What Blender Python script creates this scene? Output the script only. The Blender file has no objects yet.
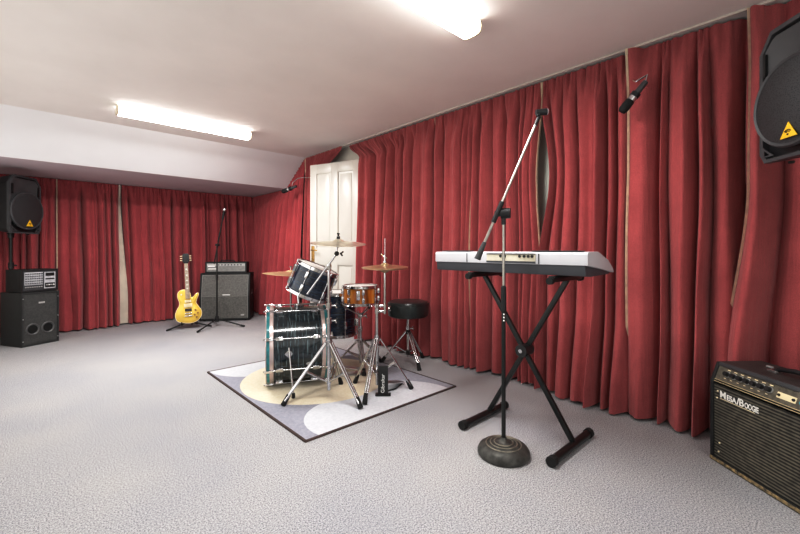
import bpy, bmesh, math, random
from mathutils import Vector, Matrix, Euler, noise
PI = math.pi
scn = bpy.context.scene
COL = scn.collection
V = Vector
random.seed(7)

# ------------------------------------------------------------------ materials
def new_mat(name):
    m = bpy.data.materials.new(name); m.use_nodes = True
    nt = m.node_tree
    return m, nt, nt.nodes['Principled BSDF'], nt.links

def mat(name, col, rough=.5, metal=0., var=.0, scale=12., bump=0., bscale=200., spec=.5, coat=0., dirt=None, stretch=None):
    m, nt, b, L = new_mat(name)
    N = nt.nodes
    b.inputs['Roughness'].default_value = rough
    b.inputs['Metallic'].default_value = metal
    b.inputs['Specular IOR Level'].default_value = spec
    b.inputs['Coat Weight'].default_value = coat
    tc = N.new('ShaderNodeTexCoord')
    src = tc.outputs['Object']
    if stretch:
        mp = N.new('ShaderNodeMapping'); mp.inputs['Scale'].default_value = stretch
        L.new(src, mp.inputs['Vector']); src = mp.outputs['Vector']
    nz = N.new('ShaderNodeTexNoise'); nz.inputs['Scale'].default_value = scale; nz.inputs['Detail'].default_value = 4
    L.new(src, nz.inputs['Vector'])
    r = N.new('ShaderNodeValToRGB')
    c0 = tuple(max(0, c*(1-var)) for c in col); c1 = tuple(min(1, c*(1+var)) for c in col)
    if dirt: c0 = dirt
    r.color_ramp.elements[0].position = .3; r.color_ramp.elements[1].position = .7
    r.color_ramp.elements[0].color = (*c0, 1); r.color_ramp.elements[1].color = (*c1, 1)
    L.new(nz.outputs['Fac'], r.inputs['Fac']); L.new(r.outputs['Color'], b.inputs['Base Color'])
    if bump:
        n2 = N.new('ShaderNodeTexNoise'); n2.inputs['Scale'].default_value = bscale; n2.inputs['Detail'].default_value = 3
        L.new(src, n2.inputs['Vector'])
        bp = N.new('ShaderNodeBump'); bp.inputs['Strength'].default_value = bump; bp.inputs['Distance'].default_value = .004
        L.new(n2.outputs['Fac'], bp.inputs['Height']); L.new(bp.outputs['Normal'], b.inputs['Normal'])
    return m

def ramp(nt, src, stops, interp='LINEAR'):
    r = nt.nodes.new('ShaderNodeValToRGB'); cr = r.color_ramp; cr.interpolation = interp
    while len(cr.elements) < len(stops): cr.elements.new(.5)
    for e, (p, c) in zip(cr.elements, stops):
        e.position = p; e.color = (*c, 1)
    nt.links.new(src, r.inputs['Fac'])
    return r.outputs['Color']

def math_node(nt, op, a, b=None):
    n = nt.nodes.new('ShaderNodeMath'); n.operation = op
    for i, v in enumerate((a, b)):
        if v is None: continue
        if isinstance(v, (int, float)): n.inputs[i].default_value = v
        else: nt.links.new(v, n.inputs[i])
    return n.outputs[0]

def mix_col(nt, fac, a, b, mode='MIX'):
    n = nt.nodes.new('ShaderNodeMix'); n.data_type = 'RGBA'; n.blend_type = mode
    for sock, v in ((n.inputs[0], fac), (n.inputs[6], a), (n.inputs[7], b)):
        if isinstance(v, (int, float)): sock.default_value = v
        elif isinstance(v, tuple): sock.default_value = (*v, 1)
        else: nt.links.new(v, sock)
    return n.outputs[2]

def curtain_material(name, c_dark, c_pale):
    m, nt, b, L = new_mat(name); N = nt.nodes
    b.inputs['Roughness'].default_value = .85
    b.inputs['Specular IOR Level'].default_value = .15
    b.inputs['Sheen Weight'].default_value = .35
    b.inputs['Sheen Roughness'].default_value = .5
    b.inputs['Sheen Tint'].default_value = (1, .55, .55, 1)
    tc = N.new('ShaderNodeTexCoord')
    nz = N.new('ShaderNodeTexNoise'); nz.inputs['Scale'].default_value = 3.2; nz.inputs['Detail'].default_value = 6
    nz.inputs['Roughness'].default_value = .62
    L.new(tc.outputs['Object'], nz.inputs['Vector'])
    c = ramp(nt, nz.outputs['Fac'], [(.3, c_dark), (.72, c_pale)])  # noise blends a darker and a paler cloth tone at random
    wv = N.new('ShaderNodeTexNoise'); wv.inputs['Scale'].default_value = 260; wv.inputs['Detail'].default_value = 2
    L.new(tc.outputs['Object'], wv.inputs['Vector'])
    c2 = mix_col(nt, .28, c, ramp(nt, wv.outputs['Fac'], [(.3, (.25, .25, .25)), (.7, (.85, .85, .85))]), 'OVERLAY')
    L.new(c2, b.inputs['Base Color'])
    wr = N.new('ShaderNodeTexNoise'); wr.inputs['Scale'].default_value = 9; wr.inputs['Detail'].default_value = 4
    L.new(tc.outputs['Object'], wr.inputs['Vector'])
    cm = N.new('ShaderNodeMapping'); cm.inputs['Scale'].default_value = (34, 34, 2.2); L.new(tc.outputs['Object'], cm.inputs['Vector'])
    cr_ = N.new('ShaderNodeTexNoise'); cr_.inputs['Scale'].default_value = 1; cr_.inputs['Detail'].default_value = 5; cr_.inputs['Roughness'].default_value = .6
    L.new(cm.outputs['Vector'], cr_.inputs['Vector'])
    hs = math_node(nt, 'ADD', math_node(nt, 'MULTIPLY', wr.outputs['Fac'], 2.2), math_node(nt, 'MULTIPLY', wv.outputs['Fac'], .22))
    hs = math_node(nt, 'ADD', hs, math_node(nt, 'MULTIPLY', cr_.outputs['Fac'], 2.4))
    bp = N.new('ShaderNodeBump'); bp.inputs['Strength'].default_value = .5; bp.inputs['Distance'].default_value = .008
    L.new(hs, bp.inputs['Height']); L.new(bp.outputs['Normal'], b.inputs['Normal'])
    return m

def carpet_material():
    m, nt, b, L = new_mat('carpet'); N = nt.nodes
    b.inputs['Roughness'].default_value = .95; b.inputs['Specular IOR Level'].default_value = .1
    tc = N.new('ShaderNodeTexCoord')
    a = N.new('ShaderNodeTexNoise'); a.inputs['Scale'].default_value = 165; a.inputs['Detail'].default_value = 5; a.inputs['Roughness'].default_value = .7
    L.new(tc.outputs['Object'], a.inputs['Vector'])
    c = ramp(nt, a.outputs['Fac'], [(.36, (.20, .20, .21)), (.5, (.435, .437, .447)), (.64, (.66, .662, .665))])
    big = N.new('ShaderNodeTexNoise'); big.inputs['Scale'].default_value = 1.3; big.inputs['Detail'].default_value = 5
    L.new(tc.outputs['Object'], big.inputs['Vector'])
    tint = ramp(nt, big.outputs['Fac'], [(.3, (.82, .83, .87)), (.7, (1, .985, .96))])
    c = mix_col(nt, .8, c, tint, 'MULTIPLY')
    L.new(c, b.inputs['Base Color'])
    bp = N.new('ShaderNodeBump'); bp.inputs['Strength'].default_value = .45; bp.inputs['Distance'].default_value = .004
    L.new(a.outputs['Fac'], bp.inputs['Height']); L.new(bp.outputs['Normal'], b.inputs['Normal'])
    return m

def rug_material():
    # printed circles on a lavender ground; object coordinates are metres from the rug's front left corner
    m, nt, b, L = new_mat('rug_print'); N = nt.nodes
    b.inputs['Roughness'].default_value = .9; b.inputs['Specular IOR Level'].default_value = .1
    tc = N.new('ShaderNodeTexCoord')
    sep = N.new('ShaderNodeSeparateXYZ'); L.new(tc.outputs['Object'], sep.inputs[0])
    def disc(cx, cy, r):
        dx = math_node(nt, 'SUBTRACT', sep.outputs[0], cx); dy = math_node(nt, 'SUBTRACT', sep.outputs[1], cy)
        d2 = math_node(nt, 'ADD', math_node(nt, 'MULTIPLY', dx, dx), math_node(nt, 'MULTIPLY', dy, dy))
        return math_node(nt, 'LESS_THAN', d2, r*r)
    col = mix_col(nt, disc(.40, .08, .32), (.34, .345, .39), (.57, .585, .615))
    col = mix_col(nt, disc(.80, .05, .405), col, (.57, .585, .615))
    col = mix_col(nt, disc(.44, 1.66, .43), col, (.56, .575, .60))
    col = mix_col(nt, disc(.605, .905, .578), col, (.70, .64, .51))
    nz = N.new('ShaderNodeTexNoise'); nz.inputs['Scale'].default_value = 60; nz.inputs['Detail'].default_value = 5
    L.new(tc.outputs['Object'], nz.inputs['Vector'])
    col = mix_col(nt, .35, col, ramp(nt, nz.outputs['Fac'], [(.3, (.4, .4, .4)), (.7, (.66, .66, .66))]), 'OVERLAY')
    L.new(col, b.inputs['Base Color'])
    bp = N.new('ShaderNodeBump'); bp.inputs['Strength'].default_value = .3; bp.inputs['Distance'].default_value = .003
    L.new(nz.outputs['Fac'], bp.inputs['Height']); L.new(bp.outputs['Normal'], b.inputs['Normal'])
    return m

def drum_wrap(name, base, streak):
    # pearl wrap whose streaks run round the shell (shell axis = object z)
    m, nt, b, L = new_mat(name); N = nt.nodes
    b.inputs['Roughness'].default_value = .18; b.inputs['Coat Weight'].default_value = .6
    tc = N.new('ShaderNodeTexCoord'); mp = N.new('ShaderNodeMapping'); mp.inputs['Scale'].default_value = (5, 5, 75)
    L.new(tc.outputs['Object'], mp.inputs['Vector'])
    nz = N.new('ShaderNodeTexNoise'); nz.inputs['Scale'].default_value = 1; nz.inputs['Detail'].default_value = 6
    nz.inputs['Roughness'].default_value = .7
    L.new(mp.outputs['Vector'], nz.inputs['Vector'])
    c = ramp(nt, nz.outputs['Fac'], [(.42, base), (.55, tuple(x*2.2 for x in base)), (.72, streak)])
    L.new(c, b.inputs['Base Color'])
    return m

def grille_cloth(name, base, line, freq):
    m, nt, b, L = new_mat(name); N = nt.nodes
    b.inputs['Roughness'].default_value = .7
    tc = N.new('ShaderNodeTexCoord'); sep = N.new('ShaderNodeSeparateXYZ'); L.new(tc.outputs['Object'], sep.inputs[0])
    s = math_node(nt, 'SINE', math_node(nt, 'MULTIPLY', sep.outputs[2], freq))
    nz = N.new('ShaderNodeTexNoise'); nz.inputs['Scale'].default_value = 40; L.new(tc.outputs['Object'], nz.inputs['Vector'])
    s = math_node(nt, 'ADD', math_node(nt, 'MULTIPLY', s, .5), nz.outputs['Fac'])
    c = ramp(nt, s, [(.25, base), (.9, line)])
    # a loudspeaker shows faintly through the cloth
    dx = math_node(nt, 'SUBTRACT', sep.outputs[0], .28); dz = math_node(nt, 'SUBTRACT', sep.outputs[2], .2)
    rr = math_node(nt, 'SQRT', math_node(nt, 'ADD', math_node(nt, 'MULTIPLY', dx, dx), math_node(nt, 'MULTIPLY', dz, dz)))
    ring = ramp(nt, math_node(nt, 'MULTIPLY', rr, 4), [(.0, (.7, .66, .6)), (.5, (1.0, .95, .85)), (.6, (.55, .52, .48)), (.66, (.9, .85, .78)), (.8, (.62, .6, .56))])
    L.new(mix_col(nt, .8, c, ring, 'MULTIPLY'), b.inputs['Base Color'])
    bp = N.new('ShaderNodeBump'); bp.inputs['Strength'].default_value = .5; bp.inputs['Distance'].default_value = .002
    L.new(s, bp.inputs['Height']); L.new(bp.outputs['Normal'], b.inputs['Normal'])
    return m

def speaker_mesh_mat():
    m, nt, b, L = new_mat('perforated_steel'); N = nt.nodes
    b.inputs['Roughness'].default_value = .5; b.inputs['Metallic'].default_value = .35
    tc = N.new('ShaderNodeTexCoord'); vo = N.new('ShaderNodeTexVoronoi'); vo.inputs['Scale'].default_value = 165
    L.new(tc.outputs['Object'], vo.inputs['Vector'])
    L.new(ramp(nt, vo.outputs['Distance'], [(.25, (.012, .012, .014)), (.45, (.06, .06, .063))]), b.inputs['Base Color'])
    return m

def emission(name, col, strength):
    m, nt, b, L = new_mat(name)
    b.inputs['Base Color'].default_value = (.9, .9, .9, 1)
    b.inputs['Emission Color'].default_value = (*col, 1)
    b.inputs['Emission Strength'].default_value = strength
    return m

RED = curtain_material('red_curtain_cloth', (.33, .070, .074), (.45, .108, .110))
RED_B = curtain_material('red_curtain_cloth_far', (.36, .064, .074), (.47, .092, .100))
HEM = mat('cream_hem_tape', (.70, .60, .44), .8, var=.15, scale=25)
LINING = mat('pale_lining_cloth', (.66, .64, .54), .85, var=.06, scale=8)
CARPET = carpet_material()
CEIL = mat('ceiling_paint', (.80, .77, .745), .9, var=.03, scale=2, bump=.06, bscale=18)
SLOPE = mat('slope_paint', (.80, .80, .81), .85, var=.02, scale=2)
WALLM = mat('wall_paint', (.74, .72, .64), .9, var=.05, scale=3)
DARKWALL = mat('grey_green_wall_paint', (.42, .46, .42), .9, var=.1, scale=4)
DOORM = mat('door_gloss_paint', (.60, .575, .53), .35, var=.03, scale=4)
CHROME = mat('chrome', (.62, .62, .63), .14, 1., var=.08, scale=30)
POLE = mat('worn_nickel', (.46, .45, .42), .30, 1., var=.12, scale=30)
STEEL = mat('dull_steel', (.62, .62, .62), .32, 1., var=.1, scale=30)
BRASSY = mat('cymbal_bronze', (.80, .64, .40), .32, .9, var=.12, scale=30, stretch=(1, 1, 6))
CYMB = mat('pale_cymbal_bronze', (.90, .86, .72), .28, .85, var=.12, scale=20)
BRASS = mat('old_brass', (.55, .36, .14), .4, .9, var=.3, scale=60)
BLKPL = mat('black_plastic', (.012, .012, .0135), .45, var=.2, scale=30, bump=.15, bscale=350)
BLKMT = mat('black_metal', (.008, .009, .009), .35, var=.2, scale=30)
GREYPL = mat('charcoal_plastic', (.060, .060, .064), .42, var=.12, scale=20)
RUBBER = mat('rubber', (.009, .009, .009), .8, var=.3, scale=50)
TOLEX = mat('black_tolex', (.011, .012, .0125), .6, var=.3, scale=25, bump=.4, bscale=260)
SCUFF = mat('scuffed_tolex', (.022, .024, .024), .6, var=.4, scale=35, bump=.4, bscale=220, dirt=(.03, .03, .03))
WORN = mat('worn_edge', (.36, .27, .13), .6, var=.5, scale=60, dirt=(.04, .035, .03))
KEYSILVER = mat('silver_plastic', (.56, .56, .585), .38, var=.03, scale=8)
KEYGREY = mat('grey_plastic', (.060, .062, .072), .5, var=.08, scale=8)
KEYCREAM = mat('connector_plate_plastic', (.62, .58, .47), .6, var=.1, scale=20)
IVORY = mat('ivory_plastic', (.85, .84, .80), .3, var=.02)
WRAP = drum_wrap('ocean_pearl_wrap', (.005, .010, .014), (.34, .46, .48))
WRAPB = drum_wrap('midnight_pearl_wrap', (.006, .012, .026), (.07, .12, .20))
TEAL = mat('teal_inlay', (.03, .22, .24), .2, var=.5, scale=20, coat=.5)
PINK = mat('pearl_hoop', (.66, .56, .54), .25, .5, var=.12, scale=15, coat=.4)
HEADM = mat('drum_head', (.74, .73, .70), .5, var=.04)
BLKHEAD = mat('black_drum_head', (.03, .03, .032), .35, var=.1)
VINYL = mat('black_vinyl', (.018, .024, .024), .28, var=.3, scale=14, bump=.3, bscale=40)
GOLD = mat('gold_top_lacquer', (.74, .53, .10), .22, .1, var=.16, scale=5, coat=.6)
MAHOG = mat('mahogany', (.22, .08, .03), .35, var=.3, scale=8)
FRET = mat('worn_fretboard', (.46, .38, .28), .5, var=.25, scale=40)
CREAM = mat('cream_plastic', (.80, .70, .48), .4, var=.05)
WHITEP = mat('white_paint_mark', (.85, .85, .83), .5, var=.02)
GREYCLOTH = mat('grey_grille_cloth', (.15, .147, .135), .8, var=.3, scale=55, bump=.4, bscale=380)
SILVERP = mat('silver_panel', (.50, .50, .49), .4, .3, var=.1, scale=20)
MIXP = mat('mixer_panel', (.50, .51, .53), .45, var=.15, scale=40)
YELLOW = mat('yellow_badge', (.85, .55, .03), .4, var=.05)
BASEM = mat('weathered_cast_iron', (.085, .083, .075), .5, .4, var=.45, scale=28, bump=.2, bscale=120)
RING = mat('worn_ring_metal', (.30, .28, .23), .4, .6, var=.3, scale=40)
BORDER = mat('rug_binding', (.075, .045, .04), .8, var=.3, scale=40)
RUG = rug_material()
BOOGIE = grille_cloth('striped_grille_cloth', (.016, .015, .012), (.18, .165, .13), 440)
MESHM = speaker_mesh_mat()
TUBE = emission('lit_diffuser', (1, .975, .94), 7)
FIXT = mat('fixture_enamel', (.72, .66, .52), .4, var=.05)
PILOT = mat('blue_pilot', (.10, .36, .42), .2, var=.1)
HORN = mat('horn_plastic', (.06, .06, .063), .38, var=.08, scale=10)

# amber snare shell, random streaks from dark brown to pale amber
def snare_mat():
    m, nt, b, L = new_mat('amber_maple_shell'); N = nt.nodes
    b.inputs['Roughness'].default_value = .2; b.inputs['Coat Weight'].default_value = .7
    tc = N.new('ShaderNodeTexCoord'); mp = N.new('ShaderNodeMapping'); mp.inputs['Scale'].default_value = (9, 9, 1.5)
    L.new(tc.outputs['Object'], mp.inputs['Vector'])
    nz = N.new('ShaderNodeTexNoise'); nz.inputs['Scale'].default_value = 1.6; nz.inputs['Detail'].default_value = 4
    L.new(mp.outputs['Vector'], nz.inputs['Vector'])
    L.new(ramp(nt, nz.outputs['Fac'], [(.34, (.20, .045, .008)), (.52, (.52, .17, .02)), (.66, (.72, .34, .05))]), b.inputs['Base Color'])
    return m
AMBER = snare_mat()

# ------------------------------------------------------------------ mesh builder
class MB:
    def __init__(s): s.bm = bmesh.new()
    def _xf(s, verts, M):
        if M is not None: bmesh.ops.transform(s.bm, matrix=M, verts=verts)
    def box(s, c, size, rot=None, bevel=0., seg=2, M=None):
        r = bmesh.ops.create_cube(s.bm, size=1)['verts']
        for v in r: v.co = V((v.co.x*size[0], v.co.y*size[1], v.co.z*size[2]))
        if bevel:
            es = list({e for v in r for e in v.link_edges})
            bv = bmesh.ops.bevel(s.bm, geom=es, offset=bevel, segments=seg, profile=.6, affect='EDGES')
            r = list({v for f in bv['faces'] for v in f.verts} | {v for v in r if v.is_valid})
        T = Matrix.Translation(c) @ (rot.to_4x4() if rot else Matrix())
        if M is not None: T = M @ T
        s._xf(r, T); return s
    def cyl(s, p0, p1, r0, r1=None, seg=16, caps=True):
        p0, p1 = V(p0), V(p1); r1 = r0 if r1 is None else r1
        d = p1-p0
        q = d.to_track_quat('Z', 'Y').to_matrix()
        ra, rb = [], []
        for i in range(seg):
            a = 2*PI*i/seg; u = V((math.cos(a), math.sin(a), 0))
            ra.append(s.bm.verts.new(p0+q@(u*r0))); rb.append(s.bm.verts.new(p1+q@(u*r1)))
        for i in range(seg):
            j = (i+1) % seg; s.bm.faces.new((ra[i], ra[j], rb[j], rb[i]))
        if caps: s.bm.faces.new(ra[::-1]); s.bm.faces.new(rb)
        return s
    def tube(s, pts, r, seg=10, caps=True):
        pts = [V(p) for p in pts]; n = len(pts); rings = []
        rs = r if isinstance(r, (list, tuple)) else [r]*n
        t0 = (pts[1]-pts[0]).normalized()
        up = V((0, 0, 1)) if abs(t0.z) < .9 else V((1, 0, 0))
        nrm = (up - t0*up.dot(t0)).normalized()
        for i, p in enumerate(pts):
            if i == 0: t = t0
            elif i == n-1: t = (pts[-1]-pts[-2]).normalized()
            else: t = ((pts[i+1]-p).normalized()+(p-pts[i-1]).normalized()).normalized()
            nrm = (nrm - t*nrm.dot(t)).normalized(); bn = t.cross(nrm)
            rings.append([s.bm.verts.new(p+(nrm*math.cos(2*PI*k/seg)+bn*math.sin(2*PI*k/seg))*rs[i]) for k in range(seg)])
        for a, b in zip(rings, rings[1:]):
            for k in range(seg):
                j = (k+1) % seg; s.bm.faces.new((a[k], a[j], b[j], b[k]))
        if caps: s.bm.faces.new(rings[0][::-1]); s.bm.faces.new(rings[-1])
        return s
    def lathe(s, prof, seg=40, M=None):
        rings = []; new = []
        for r, z in prof:
            if r < 1e-6:
                v = s.bm.verts.new((0, 0, z)); rings.append([v]); new.append(v)
            else:
                ring = [s.bm.verts.new((r*math.cos(2*PI*k/seg), r*math.sin(2*PI*k/seg), z)) for k in range(seg)]
                rings.append(ring); new += ring
        for a, b in zip(rings, rings[1:]):
            for k in range(seg):
                j = (k+1) % seg
                if len(a) == 1 and len(b) == 1: continue
                if len(a) == 1: s.bm.faces.new((a[0], b[j], b[k]))
                elif len(b) == 1: s.bm.faces.new((a[k], a[j], b[0]))
                else: s.bm.faces.new((a[k], a[j], b[j], b[k]))
        s._xf(new, M); return s
    def torus(s, R, r, seg=40, rs=8, M=None):
        prof = [(R+r*math.cos(2*PI*i/rs), r*math.sin(2*PI*i/rs)) for i in range(rs+1)]
        return s.lathe(prof, seg, M)
    def prism(s, poly, d, M=None, bevel=0., scale_back=1., cen=(0, 0)):
        """poly in local (x, z), extruded along +y by d"""
        a = [s.bm.verts.new((x, 0, z)) for x, z in poly]
        b = [s.bm.verts.new((cen[0]+(x-cen[0])*scale_back, d, cen[1]+(z-cen[1])*(1 if scale_back == 1 else .5+.5*scale_back))) for x, z in poly]
        n = len(poly); fs = []
        fs.append(s.bm.faces.new(a)); fs.append(s.bm.faces.new(b[::-1]))
        for i in range(n):
            j = (i+1) % n; fs.append(s.bm.faces.new((a[j], a[i], b[i], b[j])))
        vs = a+b
        if bevel:
            es = [e for e in {e for v in vs for e in v.link_edges}]
            bv = bmesh.ops.bevel(s.bm, geom=es, offset=bevel, segments=2, profile=.6, affect='EDGES')
            vs = list({v for f in bv['faces'] for v in f.verts} | {v for v in vs if v.is_valid})
        s._xf(vs, M); return s
    def ringplate(s, outer, inner, d, M=None):
        """frame between two polygons with equal vertex counts in (x, z), depth d along y"""
        n = len(outer); new = []
        L = []
        for poly, y in ((outer, 0), (inner, 0), (inner, d), (outer, d)):
            r = [s.bm.verts.new((x, y, z)) for x, z in poly]; L.append(r); new += r
        for a, b in ((0, 1), (1, 2), (2, 3), (3, 0)):
            for i in range(n):
                j = (i+1) % n; s.bm.faces.new((L[a][i], L[a][j], L[b][j], L[b][i]))
        s._xf(new, M); return s
    def sphere(s, c, r, sc=(1, 1, 1), seg=16, M=None):
        v = bmesh.ops.create_uvsphere(s.bm, u_segments=seg, v_segments=max(6, seg//2), radius=r)['verts']
        T = Matrix.Translation(c) @ Matrix.Diagonal((*sc, 1))
        s._xf(v, T if M is None else M @ T); return s
    def build(s, name, m, parent=None, M=None, angle=40, smooth=True):
        bmesh.ops.recalc_face_normals(s.bm, faces=s.bm.faces[:])
        me = bpy.data.meshes.new(name); s.bm.to_mesh(me); s.bm.free()
        if smooth:
            me.shade_smooth()
            me.set_sharp_from_angle(angle=math.radians(angle))
        me.materials.append(m)
        o = bpy.data.objects.new(name, me); COL.objects.link(o)
        if parent is not None: o.parent = parent
        if M is not None: o.matrix_local = M
        return o

def tag(o, label, cat, group=None):
    o['label'] = label; o['category'] = cat
    if group: o['group'] = group
    return o
def thing(name, label, cat, loc=(0, 0, 0), rz=0., group=None):
    o = bpy.data.objects.new(name, None); COL.objects.link(o)
    o.location = loc; o.rotation_euler = (0, 0, rz); o.empty_display_size = .1
    return tag(o, label, cat, group)
def struct(o): o['kind'] = 'structure'; return o
def axis_mat(origin, z, xhint=(0, 0, 1)):
    z = V(z).normalized(); x = V(xhint); x = (x - z*x.dot(z)).normalized(); y = z.cross(x)
    M = Matrix((x, y, z)).transposed().to_4x4(); M.translation = V(origin); return M
def text_mesh(name, body, size, m, parent, M, extrude=.0006, align='LEFT', sx=1., bold=0.):
    cu = bpy.data.curves.new(name+'_curve', 'FONT'); cu.body = body; cu.size = size; cu.extrude = extrude; cu.offset = bold; cu.align_x = align
    t = bpy.data.objects.new(name+'_tmp', cu); COL.objects.link(t)
    dg = bpy.context.evaluated_depsgraph_get(); dg.update()
    me = bpy.data.meshes.new_from_object(t.evaluated_get(dg)); bpy.data.objects.remove(t)
    for v in me.vertices: v.co.x *= sx
    me.materials.clear(); me.materials.append(m)
    o = bpy.data.objects.new(name, me); COL.objects.link(o); o.parent = parent; o.matrix_local = M
    return o
FACE = Matrix.Rotation(PI/2, 4, 'X')       # text plane xy -> xz, facing -y
def sm(t): t = max(0., min(1., t)); return t*t*(3-2*t)
def lerp(a, b, t): return a+(b-a)*t

# ------------------------------------------------------------------ room
XL, XR, YN, YB, HC = -.75, 3.06, -1.3, 7.0, 2.363
YS0, YS1, HS = 5.03, 5.60, 1.985          # sloped ceiling panel: top edge, bottom edge, soffit height
def quadbox(name, lo, hi, m):
    lo, hi = V(lo), V(hi)
    return struct(MB().box((lo+hi)/2, hi-lo).build(name, m, smooth=False))
quadbox('floor', (XL-.1, YN-.1, -.1), (XR+.1, YB+.1, 0), CARPET)
quadbox('ceiling', (XL-.1, YN-.1, HC), (XR+.1, YS0, HC+.1), CEIL)
quadbox('wall_left', (XL-.1, YN-.1, 0), (XL, YB+.1, HC), WALLM)
quadbox('wall_rear', (XL, YN-.1, 0), (XR, YN, HC), WALLM)
quadbox('wall_back', (XL, YB, 0), (XR, YB+.1, HS+.1), WALLM)
b = MB()
DY0, DY1, DH = 3.74, 4.56, 2.12
for lo, hi in (((XR, YN-.1, 0), (XR+.1, DY0, HC)), ((XR, DY1, 0), (XR+.1, YB+.1, HC)), ((XR, DY0, DH), (XR+.1, DY1, HC))):
    lo, hi = V(lo), V(hi); b.box((lo+hi)/2, hi-lo)
struct(b.build('wall_right', mat('wall_paint_right', (.70, .75, .68), .9, var=.05, scale=3), smooth=False))
b = MB()   # passage behind the open door
for lo, hi in (((3.7, 3.4, 0), (3.75, 4.9, 2.3)), ((XR+.1, 3.35, 0), (3.7, 3.4, 2.3)), ((XR+.1, 4.9, 0), (3.7, 4.95, 2.3)), ((XR+.1, 3.4, 2.25), (3.7, 4.9, 2.3)), ((XR+.1, 3.4, -.05), (3.7, 4.9, 0))):
    lo, hi = V(lo), V(hi); b.box((lo+hi)/2, hi-lo)
struct(b.build('wall_passage', WALLM, smooth=False))
b = MB(); b.prism([(YS0, HC+.08), (YS0, HC), (YS1, HS), (YS1+.001, HS+.1)], XR-XL, M=Matrix(((0, 1, 0, XL), (1, 0, 0, 0), (0, 0, 1, 0), (0, 0, 0, 1))))
struct(b.build('ceiling_slope', SLOPE, smooth=False))
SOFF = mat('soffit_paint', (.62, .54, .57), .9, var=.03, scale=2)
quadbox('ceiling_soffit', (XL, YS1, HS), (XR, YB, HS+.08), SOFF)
# architrave round the doorway
b = MB()
for lo, hi in (((3.04, DY0-.07, 0), (3.06, DY0, DH+.07)), ((3.04, DY1, 0), (3.06, DY1+.07, DH+.07)), ((3.04, DY0, DH), (3.06, DY1, DH+.07))):
    lo, hi = V(lo), V(hi); b.box((lo+hi)/2, hi-lo, bevel=.004)
struct(b.build('trim_1', DOORM))
b = MB(); b.box((2.985, (DY0+DY1)/2, (2.165+HC)/2), (.05, 1.0, HC-2.165), bevel=.004)  # pale board added to cover the recessed wall that falls dark above the door
struct(b.build('trim_3', mat('cover_board_paint', (.80, .76, .68), .7, var=.03)))
# curtain rail along the ceiling
b = MB(); b.box((2.835, (YN+YS0)/2, HC-.006), (.012, YS0-YN, .012))
struct(b.build('trim_2', mat('rail_paint', (.60, .55, .50), .5, var=.05), smooth=False))

# door leaf, opened into the room
hinge = V((2.885, 3.80, 0)); tipp = V((2.63, 4.533, 0))
dv = (tipp-hinge); W = dv.length; rz = math.atan2(dv.y, dv.x)
# local x runs from the hinge to the free edge; +y side faces the room
d = bpy.data.objects.new('door_1', None); COL.objects.link(d); d.location = hinge; d.rotation_euler = (0, 0, rz); struct(d)
HD = 2.14
leaf = MB(); leaf.box((W/2, 0, HD/2+.01), (W, .02, HD-.01))
st = .105
px = [(0, st), (W/2-st/2, W/2+st/2), (W-st, W)]
for side in (-1, 1):
    for x0, x1 in px: leaf.box(((x0+x1)/2, side*.016, HD/2+.01), (x1-x0, .014, HD-.012), bevel=.003)
    for z0, z1 in ((.012, .21), (.86, 1.07), (HD-.12, HD)):
        for x0, x1 in ((st, W/2-st/2), (W/2+st/2, W-st)):
            leaf.box(((x0+x1)/2, side*.0155, (z0+z1)/2), (x1-x0+.004, .013, z1-z0), bevel=.003)
leaf.build('door_leaf', DOORM, d)
for x0, x1 in ((st, W/2-st/2), (W/2+st/2, W-st)):
    for z0, z1 in ((.21, .86), (1.07, HD-.12)):
        p = MB(); p.box(((x0+x1)/2, 0, (z0+z1)/2), (x1-x0-.05, .030, z1-z0-.05), bevel=.008)
        p.build('door_panel', DOORM, d)
h = MB(); h.box((W-.05, .027, 1.0), (.045, .006, .20), bevel=.002); h.build('lock_plate', BRASS, d)
h = MB(); h.tube([(W-.05, .028, 1.05), (W-.05, .06, 1.05), (W-.07, .07, 1.05), (W-.15, .07, 1.045)], .008); h.build('door_handle', BRASS, d)

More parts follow.
